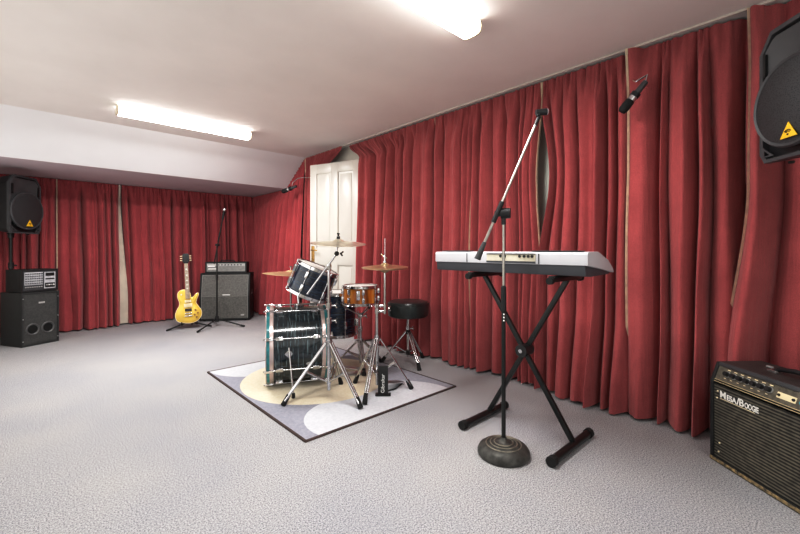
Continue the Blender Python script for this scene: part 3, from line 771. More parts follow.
# round-base stand in front of the keyboard
t = thing('microphone_stand', 'round-base chrome boom stand in front of the keyboard', 'microphone stand', (1.764, 1.122, 0))
b = MB(); b.lathe([(0, 0), (.124, 0), (.130, .008), (.131, .022), (.122, .040), (.105, .052), (.088, .057), (.086, .055), (.078, .058), (.076, .061), (.058, .064), (.056, .062), (.048, .064), (.046, .067), (.03, .069), (.022, .074), (.014, .09), (0, .09)], 56)
bs = b.build('round_base', BASEM, t)
for R_, z in ((.087, .0575), (.067, .0632), (.047, .0665)):
    b = MB(); b.torus(R_, .0035, 48, 6, Matrix.Translation((0, 0, z))); b.build('base_ring', RING, bs)
b = MB(); b.cyl((0, 0, .06), (0, 0, .80), .0105); b.build('lower_pole', BLKMT, t)
b = MB(); b.cyl((0, 0, .74), (0, 0, .86), .0145, .0135); b.cyl((0, 0, .855), (0, 0, .868), .0135, .009); b.build('height_clutch', BLKPL, t)
for k in range(3):
    b = MB(); b.box((-.0105, -.0085, .722-.016*k), (.002, .008, .008)); b.build('white_mark', WHITEP, t)
b = MB(); b.cyl((0, 0, .85), (0, 0, 1.215), .0068); b.build('upper_pole', POLE, t)
j = V((.012, -.012, 1.236))
tail = V((1.662, 1.207, 1.012))-V((1.764, 1.122, 0)); tip = V((1.885, 1.004, 1.705))-V((1.764, 1.122, 0))
ax = (tip-tail).normalized()
# boom passes just in front of the joint
pb = tail+(tip-tail)*((1.236-1.012)/(tip.z-tail.z))
b = MB(); b.cyl(pb-V((.004, -.010, 0)), V((.0, -.004, 1.236)), .014); b.cyl(V((-.003, .012, 1.238)), V((.016, -.030, 1.238)), .028, .026, 20); b.cyl((0, 0, 1.18), (0, 0, 1.236), .0115); b.build('boom_joint', BLKPL, t)
b = MB(); b.cyl(tail+ax*.05, tip, .0078); b.build('boom_arm', POLE, t)
b = MB(); b.cyl(tail-ax*.01, tail+ax*.085, .017, .0105, 14); b.build('counterweight', GREYPL, t)
b = MB(); b.cyl(tail+ax*.195, tail+ax*.31, .0125); b.build('boom_clamp', BLKPL, t)
b = MB(); b.cyl(tip-ax*.02, tip+ax*.03, .0095); b.build('boom_tip', BLKPL, t)
e = tip+ax*.02
b = MB(); R_ = V((.734, -.679, .06)).normalized()
b.cyl(e+V((0, 0, .012)), e+V((0, 0, .04)), .013); b.cyl(e+V((0, 0, .032))-R_*.012, e+V((0, 0, .032))+R_*.042, .014, .0175, 16); b.build('microphone_clip', BLKPL, t)
b = MB(); b.cyl(e+V((0, 0, .032))+R_*.040, e+V((0, 0, .032))+R_*.047, .0165, .0155, 16); b.build('clip_ring', mat('pale_pink_plastic', (.6, .5, .52), .4), t)

# hanging microphones that poke out between curtains
def hanging_mic(label, root, path, head, tail, r, foam=True):
    t = thing('hanging_microphone', label, 'microphone', root)
    root = V(root); f = lambda p: V(p)-root
    b = MB(); b.tube([f(p) for p in path], .006, 8); b.build('bracket', CHROME, t)
    hd, tl = f(head), f(tail); d = hd-tl
    b = MB(); b.cyl(tl, tl+d*.55, r*.65, r*.85, 14); b.build('microphone_handle', GREYPL, t)
    b = MB(); b.cyl(tl+d*.47, tl+d*.60, r*.98, r*.98, 14); b.build('microphone_collar', STEEL, t)
    b = MB(); M = axis_mat(tl+d*.58, d, (1, 0, .3)); l = d.length*.42
    b.lathe([(r*.8, 0), (r*1.1, l*.1), (r*1.15, l*.5), (r*1.1, l*.8), (r*.8, l*.95), (0, l)], 20, M); b.build('foam_head', RUBBER, t)
    m0 = tl+d*.42
    b = MB(); b.cyl(m0-d*.06, m0+d*.06, r*1.12, seg=14); b.build('clip', BLKPL, t)
hanging_mic('grey foam-headed microphone hanging from a curtain seam high on the right', (2.80, .83, 2.14),
            [(2.84, .85, 2.16), (2.76, .815, 2.11), (2.71, .79, 2.085), (2.70, .75, 2.095), (2.695, .725, 2.10), (2.695, .735, 2.06)], (2.66, .86, 1.900), (2.70, .735, 2.065), .024)
hanging_mic('small dark microphone on a bent bracket left of the white door', (2.78, 4.82, 2.03),
            [(2.82, 4.80, 2.045), (2.70, 4.87, 2.045), (2.65, 4.93, 2.035), (2.61, 4.99, 1.98), (2.60, 5.0, 1.94)], (2.53, 5.15, 1.86), (2.63, 4.93, 1.925), .026)

# ------------------------------------------------------------------ keyboard and X stand
ky0, ky1, kx, kz = .768, 1.742, 1.93, .918
t = thing('keyboard', 'silver and grey electric keyboard seen from behind on a black folding stand', 'keyboard', (kx, (ky0+ky1)/2, kz))
Lk = ky1-ky0
def kprism(b, prof, y0, y1, bevel=0.): return b.prism(prof, y1-y0, M=Matrix.Translation((0, y0, 0)), bevel=bevel)
b = MB()
kprism(b, [(0, .056), (0, .112), (.008, .121), (.13, .124), (.165, .112), (.26, .082), (.325, .040), (.345, .018), (.335, .012), (.22, .030)], -Lk/2, Lk/2, .004); b.build('upper_shell', KEYSILVER, t)
b = MB(); kprism(b, [(.012, .004), (.006, .058), (.24, .034), (.335, .014), (.30, .004), (.06, 0)], -Lk/2+.015, Lk/2-.006, .003); b.build('lower_shell', KEYGREY, t)
for y0, y1 in ((.24, .44), (-.44, -.19)):
    b = MB(); b.box((.05, (y0+y1)/2, .126), (.07, y1-y0, .006), bevel=.002); b.build('speaker_grille', GREYPL, t)
for y in (1.483, 1.017):
    b = MB(); b.box((-.0005, y-(ky0+ky1)/2, .086), (.003, .005, .056)); b.build('panel_seam', KEYGREY, t)
yc = (ky0+ky1)/2
b = MB(); b.box((-.001, (1.338+1.035)/2-yc, .088), (.004, .303, .05)); cp = b.build('connector_panel', KEYCREAM, t)
b = MB(); b.box((-.003, (1.338+1.035)/2-yc, .111), (.008, .303, .005)); b.build('panel_lip', KEYGREY, cp)
b = MB(); b.box((-.003, (1.338+1.035)/2-yc, .066), (.006, .303, .010)); b.build('label_strip', KEYGREY, cp)
for y in (1.245, 1.218, 1.125, 1.098, 1.074, 1.052):
    b = MB(); b.cyl((-.001, y-yc, .098), (-.008, y-yc, .098), .0075, .0075, 12); b.build('socket', BLKMT, cp)
kw = (Lk-.06)/36
for i in range(36):
    y = -Lk/2+.03+kw*(i+.5)
    b = MB(); b.box((.262, y, .083), (.125, kw-.0015, .010), rot=Euler((0, math.radians(21), 0)).to_matrix(), bevel=.0015, seg=1); b.build('white_key', IVORY, t)
    if i % 7 in (0, 1, 3, 4, 5) and i < 35:
        b = MB(); b.box((.236, y+kw/2, .100), (.075, kw*.5, .012), rot=Euler((0, math.radians(21), 0)).to_matrix(), bevel=.002, seg=1); b.build('black_key', BLKPL, t)

t = thing('keyboard_stand', 'black folding cross-legged keyboard stand', 'keyboard stand', (2.09, 1.21, 0))
o = V((2.09, 1.21, 0))
yA, yB = .90, 1.44           # foot bars
for y, y2 in ((yA, 1.455), (yB, .945)):
    y -= o.y; y2 -= o.y
    b = MB(); b.cyl((-.235, y, .026), (.165, y, .026), .021, seg=18); fbar = b.build('foot_bar', BLKMT, t)
    for s in (-1, 1):
        b = MB(); b.cyl((s*.20-.035, y, .026), (s*.232-.035, y, .026), .0255, seg=18); b.build('rubber_cap', RUBBER, fbar)
    xo = -.016 if y < 0 else .016
    p0, p1 = V((xo, y, .04)), V((xo, y2, .892)); dd = p1-p0
    b = MB(); M = axis_mat((p0+p1)/2, dd, (1, 0, 0)); b.box((0, 0, 0), (.022, .027, dd.length), bevel=.004, M=M); b.build('leg', BLKMT, t)
    b = MB(); b.box((0, y2, .897), (.36, .034, .022), bevel=.004); sb = b.build('support_arm', BLKMT, t)
    b = MB(); b.box((0, y2, .911), (.34, .030, .010), bevel=.003); b.build('rubber_pad', RUBBER, sb)
    for s in (-1, 1):
        b = MB(); b.cyl((s*.165, y2, .893), (s*.192, y2, .893), .018, seg=14); b.build('end_knob', RUBBER, sb)
pc = V((0, 1.188-o.y, .47))
b = MB(); b.cyl(pc+V((-.045, 0, 0)), pc+V((.045, 0, 0)), .036, seg=20); b.build('hinge_disc', BLKPL, t)
b = MB(); b.cyl(pc+V((-.052, 0, 0)), pc+V((-.044, 0, 0)), .012, seg=12); b.build('hinge_bolt', CHROME, t)

# ------------------------------------------------------------------ striped-grille combo amplifier at the right edge
rz = math.atan2(-.765, -.643)
t = thing('combo_amplifier', 'black combo guitar amplifier with brown-striped grille on the carpet at the right edge', 'amplifier', (2.5, .396, 0), rz)
W, D, H = .56, .27, .488
prof = [(0, .0), (0, .395), (.036, H), (D, H), (D, .0)]
for x in (0, W-.018):
    b = MB(); b.prism(prof, .018, M=Matrix.Translation((x, 0, 0)) @ MX, bevel=.003); b.build('side_panel', TOLEX, t)
b = MB(); b.box((W/2, D/2+.018, H-.008), (W-.004, D-.036, .018), bevel=.004); b.build('top_panel', mat('worn_brown_tolex', (.045, .036, .034), .55, var=.35, scale=18, bump=.4, bscale=260), t)
b = MB(); b.box((W/2, D/2, .012), (W, D, .024), bevel=.003); b.build('bottom_panel', TOLEX, t)
b = MB(); b.box((W/2, -.001, .013), (W-.004, .006, .014), bevel=.002); we = b.build('bottom_edge', WORN, t); we['label'] = 'worn bottom edge with bare wood showing'
b = MB(); b.box((W/2, D-.012, H/2), (W-.02, .012, H-.04)); b.build('back_panel', TOLEX, t)
b = MB(); b.box((W/2, .012, .204), (W-.036, .008, .362)); b.build('striped_grille', BOOGIE, t)
ang = math.atan2(.036, H-.395)
PM = Matrix.Translation((W/2, .026, .437)) @ Matrix.Rotation(-ang, 4, 'X')
b = MB(); b.box((0, 0, 0), (W-.036, .008, .072), M=PM); cp = b.build('control_panel', mat('brushed_black_panel', (.16, .145, .11), .4, .3, var=.35, scale=60), t)
b = MB(); b.box((0, -.005, .046), (W-.036, .012, .020), bevel=.003, M=PM); b.build('panel_lip', GREYPL, cp)
b = MB()
for k in range(2): b.box((0, -.006, -.033-.010*k), (W-.04, .004, .0028), M=PM)
b.build('gold_piping', mat('gold_piping', (.60, .50, .30), .5, var=.2, scale=60), cp)
for i in range(7):
    x = -W/2+.078+i*.0345
    b = MB(); b.cyl(PM @ V((x, -.004, .006)), PM @ V((x, -.010, .006)), .0145, seg=18); ks = b.build('knob_skirt', SILVERP, cp)
    b = MB(); b.cyl(PM @ V((x, -.008, .006)), PM @ V((x, -.026, .006)), .0125, .010, 16); b.build('control_knob', BLKPL, cp)
    b = MB(); b.box((x, -.005, .027), (.016, .001, .005), M=PM); b.box((x-.009, -.005, -.016), (.010, .001, .004), M=PM); b.build('panel_marks', CREAM, cp)
b = MB(); b.box((.078, -.006, -.001), (.078, .004, .026), bevel=.002, M=PM); pl = b.build('switch_plate', CREAM, cp)
for x in (.048, .108):
    b = MB(); b.cyl(PM @ V((x, -.006, -.001)), PM @ V((x, -.012, -.001)), .007, .005, 12); b.build('toggle_switch', BLKMT, pl)
b = MB(); b.cyl(PM @ V((.140, -.004, -.002)), PM @ V((.140, -.012, -.002)), .009, .008, 14); b.build('pilot_lamp', PILOT, cp)
b = MB(); b.box((.190, -.006, -.001), (.07, .004, .026), bevel=.002, M=PM); b.build('equalizer_plate', CREAM, cp)
b = MB(); b.box((.145, .007, .3395), (.19, .003, .036), bevel=.001); lp = b.build('logo_plate', mat('logo_black', (.02, .02, .018), .5), t)
text_mesh('logo_lettering', 'M', .046, IVORY, lp, Matrix.Translation((.054, .0035, .3285)) @ FACE, bold=.0012)
text_mesh('logo_lettering', 'ESA', .036, IVORY, lp, Matrix.Translation((.092, .0035, .3285)) @ FACE, bold=.0012, sx=.88)
text_mesh('logo_lettering', '/', .046, IVORY, lp, Matrix.Translation((.146, .0035, .3285)) @ FACE, bold=.0012)
text_mesh('logo_lettering', 'B', .046, IVORY, lp, Matrix.Translation((.157, .0035, .3285)) @ FACE, bold=.0012)
text_mesh('logo_lettering', 'OOGIE', .036, IVORY, lp, Matrix.Translation((.186, .0035, .3285)) @ FACE, bold=.0012, sx=.60)
b = MB(); b.box((.145, .004, .3225), (.18, .002, .003)); b.build('logo_underline', CREAM, lp)
for x, z in ((.04, .352), (.036, .318), (.045, .055), (.05, .10)):
    b = MB(); b.sphere((x, .006, z), .0045, seg=8); b.build('grille_screw', CREAM, t)
b = MB(); b.tube([(.19, D*.55, H+.004), (.21, D*.55, H+.020), (.28, D*.55, H+.030), (.36, D*.55, H+.026), (.385, D*.55, H+.004)], .011, 10); hn = b.build('carry_handle', BLKPL, t)
for x in (.185, .39):
    b = MB(); b.box((x, D*.55, H+.006), (.045, .034, .012), bevel=.004); b.build('handle_cap', STEEL, hn)
b = MB(); b.box((.12, D*.72, H+.005), (.03, .012, .008), bevel=.002); b.build('corner_stud', SILVERP, t)
# instrument cable on top of the amplifier, climbing out of frame
ctl = [V(p) for p in ((2.53, .02, .505), (2.555, .035, .54), (2.60, .03, .585), (2.645, -.01, .57), (2.67, -.06, .47), (2.68, -.11, .28), (2.675, -.15, .09), (2.64, -.22, .014), (2.54, -.36, .010), (2.35, -.46, .010), (2.1, -.62, .010))]
pts = []
for k in range(len(ctl)-1):
    p0, p1, p2, p3 = ctl[max(0, k-1)], ctl[k], ctl[k+1], ctl[min(len(ctl)-1, k+2)]
    for q_ in range(6):
        u_ = q_/6
        pts.append(.5*((2*p1)+(p2-p0)*u_+(2*p0-5*p1+4*p2-p3)*u_*u_+(3*p1-p0-3*p2+p3)*u_**3))
b = MB(); b.tube(pts, .007, 8)
tag(b.build('black_cable', BLKPL), 'thick black cable looping behind the combo amplifier handle', 'cable')

# ------------------------------------------------------------------ drum rug
RX, RY = 1.085, 1.93
t = thing('drum_rug', 'lavender rug printed with cream and pale circles under the drum kit', 'rug', (RX, RY, 0))
b = MB(); b.box((.64, .83, .004), (1.272, 1.652, .008)); b.build('rug_pile', RUG, t, smooth=False)
b = MB(); e_ = .007
for c_, s_ in (((.64, -.0, .0045), (1.29, e_*2, .009)), ((.64, 1.66, .0045), (1.29, e_*2, .009)), ((0, .83, .0045), (e_*2, 1.66, .009)), ((1.28, .83, .0045), (e_*2, 1.66, .009))): b.box(c_, s_)
b.build('rug_binding', BORDER, t, smooth=False)
RT = .009     # top of the rug

# ------------------------------------------------------------------ drum kit
def drum(parent, M, R, L, wrap, lugs, rim_m, rim_h=.022, rim_out=.012, head_m=HEADM, bottom=True, lug_len=None, hoop='steel'):
    """shell along local z from 0 to L; M places it in the parent"""
    b = MB(); b.lathe([(R-.006, 0), (R, 0), (R, L), (R-.006, L)], 56); b.build('shell', wrap, parent, M)
    for z0, s in ((L, 1), (0, -1)):
        b = MB(); zz = [z0-s*rim_h, z0+s*.006]
        b.lathe([(R+.002, zz[0]), (R+rim_out, zz[0]), (R+rim_out, zz[0]+s*.004), (R+rim_out*.7, zz[0]+s*.005), (R+rim_out*.7, zz[1]-s*.003), (R+rim_out, zz[1]), (R, zz[1]+s*.002), (R-.004, zz[1]-s*.002)], 56)
        b.build('hoop', rim_m, parent, M)
        b = MB(); b.lathe([(0, z0+s*.002), (R-.002, z0+s*.001), (R+.002, z0-s*.004)], 48); b.build('drum_head', head_m, parent, M)
    for k in range(lugs):
        a = 2*PI*(k+.35)/lugs
        c, s_ = math.cos(a), math.sin(a)
        P = lambda r, z: V((r*c, r*s_, z))
        b = MB(); b.cyl(P(R+rim_out-.002, -.002), P(R+rim_out-.002, L+.004), .0035, seg=8)
        for z in (.004, L-.004): b.cyl(P(R+rim_out-.002, z-.008), P(R+rim_out-.002, z+.010), .0065, seg=8)
        rod = b.build('tension_rod', CHROME, parent, M)
        ll = lug_len or L*.22
        for z in (L*.28, L*.72):
            b = MB(); b.box((0, 0, 0), (.026, .024, ll), bevel=.006, M=Matrix.Translation(P(R+.010, z)) @ Matrix.Rotation(a, 4, 'Z'))
            b.build('lug', CHROME, rod)

# bass drum
Lp, Rp = V((1.350, 2.972, 0)), V((1.726, 2.796, 0))
t = thing('bass_drum', 'dark pearl bass drum with chrome hoops lying on the rug', 'drum', ((Lp+Rp)/2))
axd = (Rp-Lp).normalized(); LB = (Rp-Lp).length; RB = .284
M = axis_mat(-(Rp-Lp)/2+V((0, 0, RB+.028)), axd, (0, 0, 1))
b = MB(); b.lathe([(RB-.008, .0), (RB, 0), (RB, LB), (RB-.008, LB)], 72); b.build('shell', WRAP, t, M)
for z0, s in ((0, 1), (LB, -1)):
    b = MB(); b.lathe([(RB-.004, z0-s*.022), (RB+.014, z0-s*.022), (RB+.016, z0-s*.018), (RB+.016, z0+s*.030), (RB+.014, z0+s*.034), (RB+.001, z0+s*.034)], 72)
    hp = b.build('hoop', PINK, t, M)
    b = MB(); b.lathe([(RB+.0145, z0-s*.016), (RB+.0175, z0-s*.016), (RB+.0175, z0+s*.006), (RB+.0145, z0+s*.006)], 72); b.build('hoop_inlay', TEAL, hp, M if False else Matrix())
    b = MB(); b.lathe([(0, z0-s*.004), (RB-.004, z0-s*.004), (RB+.004, z0-s*.001)], 64); b.build('drum_head', BLKHEAD if s == 1 else HEADM, t, M)
for k in range(8):
    a = 2*PI*k/8 + math.radians(27)
    c, s_ = math.cos(a), math.sin(a); P = lambda r, z: V((r*c, r*s_, z))
    b = MB(); b.cyl(P(RB+.020, .02), P(RB+.020, LB-.02), .006, seg=10)
    for z in (.075, LB-.075): b.box((0, 0, 0), (.03, .03, .055), bevel=.008, M=Matrix.Translation(P(RB+.012, z)) @ Matrix.Rotation(a, 4, 'Z'))
    lg = b.build('lug', CHROME, t, M)
    for z0, s in ((0, 1), (LB, -1)):
        b = MB(); b.box((0, 0, 0), (.014, .022, .05), bevel=.003, M=Matrix.Translation(P(RB+.023, z0+s*.004)) @ Matrix.Rotation(a, 4, 'Z'))
        b.cyl(P(RB+.024, z0-s*.034), P(RB+.024, z0+s*.06), .0035, seg=8); b.cyl(P(RB+.024, z0-s*.038), P(RB+.024, z0-s*.026), .006, seg=8)
        b.build('claw_hook', CHROME, lg)
perp = V((-axd.y, axd.x, 0))            # points away from the camera
if perp.y > 0: near = -perp
else: near = perp
for s in (1, -1):
    sd = near*s
    q = -(Rp-Lp)/2 + axd*.14 + sd*(RB*.985) + V((0, 0, RB+.028-.02))
    b = MB(); b.box((0, 0, 0), (.012, .045, .045), rot=None, bevel=.003, M=axis_mat(q, axd, sd) @ Matrix.Rotation(PI/4, 4, 'X')); br = b.build('spur_bracket', CHROME, t)
    q1 = q+sd*.020; foot = V((q.x+.03, q.y, 0))+sd*.13; foot.z = RT+.012
    b = MB(); b.cyl(q1+V((0, 0, .05)), foot, .0065, seg=10); sp = b.build('spur', CHROME, t)
    b = MB(); b.cyl(foot+V((0, 0, .022)), foot-V((0, 0, .011)), .011, .012, 12); b.build('rubber_foot', RUBBER, sp)
b = MB(); b.sphere((0, 0, 0), .026, (1, .6, .12), M=M @ axis_mat((V((math.cos(math.radians(112)), math.sin(math.radians(112)), 0))*(RB+.002)) + V((0, 0, .29)), V((math.cos(math.radians(112)), math.sin(math.radians(112)), 0)), (0, 0, 1)))
b.build('oval_badge', SILVERP, t)

# bass drum pedal, behind the stands at the batter side
pb = Rp + axd*.11
t = thing('bass_drum_pedal', 'steel bass drum pedal at the right end of the bass drum', 'drum pedal', pb+V((0, 0, RT)), math.atan2(axd.y, axd.x))
b = MB(); b.box((.10, 0, .006), (.30, .09, .010), bevel=.003); b.build('base_plate', STEEL, t)
b = MB(); b.box((.13, 0, .055), (.25, .075, .010), rot=Euler((0, math.radians(-12+24), 0)).to_matrix(), bevel=.003); b.build('footboard', STEEL, t)
for s in (-1, 1):
    b = MB(); b.cyl((-.01, s*.045, .01), (-.01, s*.045, .20), .009, seg=10); b.build('upright', CHROME, t)
b = MB(); b.cyl((-.01, -.055, .195), (-.01, .055, .195), .007); b.build('axle', CHROME, t)
b = MB(); b.cyl((-.01, 0, .195), (-.045, 0, .34), .004, seg=8); bt_ = b.build('beater_rod', CHROME, t)
b = MB(); b.cyl((-.062, 0, .34), (-.028, 0, .345), .024, seg=16); b.build('beater_head', HEADM, bt_)

# tripod helper shared by the stands
def tripod(t, feet, hub_z, ring_z, legr=.009, m=CHROME, double=True, foot_h=.05, ztop_off=0.):
    for fx, fy in feet:
        f = V((fx, fy, 0)); d_ = f.normalized(); side = V((-d_.y, d_.x, 0))
        top = d_*.022+V((0, 0, hub_z)); bot = f*.965+V((0, 0, RT+.03))
        b = MB()
        if double:
            for s in (-1, 1): b.cyl(top+side*s*.010, bot+side*s*.008, legr*.78, seg=10)
        else: b.cyl(top, bot, legr, seg=10)
        lg = b.build('leg', m, t)
        b = MB(); b.cyl(top*.1+bot*.9, f+V((0, 0, RT+.002)), .0145, .018, 12); b.build('rubber_foot', RUBBER, lg)
        mid = top*.5+bot*.5
        b = MB()
        if double:
            for s in (-1, 1): b.cyl(d_*.018+side*s*.012+V((0, 0, ring_z)), mid+side*s*.012, legr*.55, seg=8)
        else: b.cyl(d_*.014+V((0, 0, ring_z)), mid, legr*.6, seg=8)
        b.build('brace', m, t)
    for z, r in ((hub_z, .022), (ring_z, .018)):
        b = MB(); b.cyl((0, 0, z-.02), (0, 0, z+.02), r, seg=14); b.build('leg_collar', m, t)

def wing_nut(b, c, ax_, s=1.):
    c = V(c); ax_ = V(ax_).normalized(); sd = ax_.orthogonal().normalized()
    b.cyl(c-ax_*.006*s, c+ax_*.008*s, .007*s, seg=10)
    for k in (-1, 1): b.cyl(c+sd*k*.003*s, c+sd*k*.022*s+ax_*.012*s, .004*s, .006*s, 8)

def cymbal(name, label, cen, nrm, R, m, cat='cymbal', group=None, flip=1, bow=.022):
    t = thing(name, label, cat, cen, 0, group)
    M = axis_mat((0, 0, 0), nrm, (1, 0, 0))
    rb = R*.21
    pr = [(.006, .0 + bow*.8+.018), (rb*.35, bow*.8+.0165), (rb*.7, bow*.8+.010), (rb, bow*.8)]
    for k in range(1, 9):
        s = k/8; pr.append((lerp(rb, R, s), bow*.8*(1-s**1.4)))
    under = [(r, z-.0016) for r, z in reversed(pr)]
    pr2 = [(r, z*flip) for r, z in pr+under+[pr[0]]]
    b = MB(); b.lathe(pr2[len(pr):] and pr2, 64, M); c = b.build('cymbal_plate', m, t, angle=50)
    return t

# crash stand (front)
C0 = V((1.511, 2.365, 0))
t = thing('cymbal_stand', 'chrome double-braced boom cymbal stand in front of the bass drum', 'cymbal stand', C0)
feet = [tuple((V(p)-V((C0.x, C0.y))).to_2d()) if False else (p[0]-C0.x, p[1]-C0.y) for p in ((1.217, 2.465), (1.569, 2.071), (1.746, 2.56))]
tripod(t, feet, .40, .135, .011)
b = MB(); b.cyl((0, 0, .07), (0, 0, .56), .0135); b.build('base_tube', CHROME, t)
b = MB(); b.cyl((0, 0, .52), (0, 0, .92), .0100); b.build('upper_tube', CHROME, t)
for z in (.555, .66):
    b = MB(); b.cyl((0, 0, z-.02), (0, 0, z+.02), .019, seg=14); wing_nut(b, (.035, -.025, z), (.8, -.6, 0)); b.cyl((0, 0, z), (.035, -.025, z), .006, seg=8); b.build('height_clamp', CHROME, t)
jp = V((0.0, .0, .925)); RT_ = V((.734, -.679, 0))
tl = jp-RT_*.152-V((0, 0, .185)); tp = jp+RT_*.055+V((0, 0, .10))
b = MB(); b.cyl(jp-V((.0, .0, .02)), jp+V((0, 0, .025)), .017, seg=14); b.cyl(jp-V((.022, .03, 0)), jp+V((.022, .03, 0)), .016, seg=14); wing_nut(b, jp-V((.03, .042, 0)), (-.6, -.8, 0)); b.build('boom_clamp', CHROME, t)
b = MB(); b.cyl(tl, tp, .0075, seg=12); b.build('boom_arm', CHROME, t)
cc = tp+V((.008, -.008, .066))
b = MB(); b.sphere(tp, .017); wing_nut(b, tp+V((.022, -.02, .0)), (.7, -.7, 0)); b.build('tilter', BLKMT, t)
b = MB(); b.cyl(tp, cc+V((0, 0, .07)), .006, seg=8); b.build('cymbal_rod', STEEL, t)
b = MB(); wing_nut(b, cc+V((0, 0, .062)), (0, 0, 1)); b.cyl(cc+V((0, 0, .038)), cc+V((0, 0, .054)), .012, seg=12); b.build('wing_nut', BLKMT, t)
b = MB(); b.cyl(cc+V((0, 0, -.02)), cc+V((0, 0, .014)), .010, .013, 12); b.build('felt_washer', RUBBER, t)
cymbal('crash_cymbal', 'pale bronze crash cymbal in front of the white door', C0+cc+V((0, 0, .004)), (-.05, -.11, 1), .194, CYMB, bow=.020)

# ride cymbal and stand, far side of the kit
D0 = V((1.742, 3.372, 0))
t = thing('cymbal_stand', 'chrome straight cymbal stand behind the bass drum', 'cymbal stand', D0)
tripod(t, [(.20*math.cos(a), .20*math.sin(a)) for a in (math.radians(x) for x in (75, 195, 315))], .36, .13, .010)
b = MB(); b.cyl((0, 0, .07), (0, 0, .50), .0125); b.build('base_tube', CHROME, t)
b = MB(); b.cyl((0, 0, .46), (0, 0, .81), .009); b.build('upper_tube', CHROME, t)
b = MB(); b.cyl((0, 0, .48), (0, 0, .52), .018); wing_nut(b, (-.03, -.03, .5), (-.7, -.7, 0)); b.build('height_clamp', CHROME, t)
b = MB(); b.cyl((0, 0, .80), (0, 0, .90), .004, seg=8); wing_nut(b, (0, 0, .885), (0, 0, 1)); b.build('cymbal_rod', CHROME, t)
cymbal('ride_cymbal', 'bronze cymbal seen edge-on, poking out left of the tilted tom', D0+V((0, 0, .822)), (.06, -.03, 1), .255, BRASSY, bow=.03)

# rack tom
ax_t = V((.287, -.262, .92)).normalized()
tc_ = V((1.605, 2.745, .806)); RTm, LTm = .158, .235
t = thing('rack_tom', 'midnight blue pearl rack tom tilted above the bass drum', 'drum', tc_)
M = axis_mat(-ax_t*LTm/2, ax_t, (.734, -.679, 0))
drum(t, M, RTm, LTm, WRAPB, 6, CHROME, rim_h=.020, rim_out=.012, lug_len=.055)
q = V((-.02, .12, -.03)); kt = V((1.565, 2.893, .60))-tc_
b = MB(); b.tube([kt, V((kt.x, kt.y+.02, -.06)), V((-.02, .17, -.02)), V((-.01, .14, 0))], .010, 10); b.build('mounting_arm', CHROME, t)
b = MB(); b.box(kt+V((0, 0, .006)), (.06, .06, .028), bevel=.008); b.build('mounting_plate', CHROME, t)

# floor tom
ft = V((2.105, 3.16, 0))
t = thing('floor_tom', 'dark blue floor tom on three chrome legs behind the snare drum', 'drum', ft)
drum(t, Matrix.Translation((0, 0, .25)), .178, .40, WRAPB, 6, CHROME, lug_len=.07)
for a in (200, 320, 80):
    a = math.radians(a); c, s_ = math.cos(a), math.sin(a)
    b = MB(); b.tube([(.205*c, .205*s_, .47), (.205*c, .205*s_, .13), (.235*c, .235*s_, RT+.02)], .007, 10); lg = b.build('leg', CHROME, t)
    b = MB(); b.cyl((.233*c, .233*s_, RT+.03), (.236*c, .236*s_, RT+.001), .012, .014, 12); b.build('rubber_foot', RUBBER, lg)
    b = MB(); b.box((.193*c, .193*s_, .36), (.03, .03, .05), rot=Matrix.Rotation(a, 3, 'Z'), bevel=.006); b.build('leg_bracket', CHROME, t)

# snare and stand
S0 = V((2.118, 2.80, 0))
t = thing('snare_drum', 'amber wooden snare drum with chrome rims on its stand', 'drum', S0+V((0, 0, .575)))
drum(t, Matrix(), .150, .158, AMBER, 8, CHROME, rim_h=.016, rim_out=.010, lug_len=.045)
b = MB(); b.box((-.11, -.115, .09), (.03, .03, .08), rot=Matrix.Rotation(math.radians(226), 3, 'Z'), bevel=.004); b.build('snare_strainer', CHROME, t)
t = thing('snare_stand', 'chrome basket stand holding the amber snare drum', 'drum stand', S0)
tripod(t, [(.24*math.cos(a), .24*math.sin(a)) for a in (math.radians(x) for x in (-120, 0, 120))], .25, .10, .009)
b = MB(); b.cyl((0, 0, .05), (0, 0, .36), .0125); b.build('base_tube', CHROME, t)
b = MB(); b.cyl((0, 0, .32), (0, 0, .47), .0095); b.build('upper_tube', CHROME, t)
b = MB(); b.cyl((0, 0, .33), (0, 0, .375), .018); wing_nut(b, (-.035, -.02, .35), (-.8, -.5, 0)); b.cyl((0, 0, .35), (-.035, -.02, .35), .006, seg=8); b.build('height_clamp', CHROME, t)
b = MB(); b.sphere((0, 0, .47), .024); wing_nut(b, (.04, -.02, .465), (.8, -.5, 0)); b.cyl((0, 0, .465), (.04, -.02, .465), .006, seg=8); b.build('basket_joint', CHROME, t)
for a in (-100, 20, 140):
    a = math.radians(a); c, s_ = math.cos(a), math.sin(a)
    b = MB(); b.tube([(.01*c, .01*s_, .475), (.08*c, .08*s_, .51), (.155*c, .155*s_, .552), (.172*c, .172*s_, .565), (.170*c, .170*s_, .592)], .0055, 8); ba = b.build('basket_arm', CHROME, t)
    b = MB(); b.cyl((.155*c, .155*s_, .555), (.174*c, .174*s_, .568), .010, seg=10); b.build('rubber_grip', RUBBER, ba)

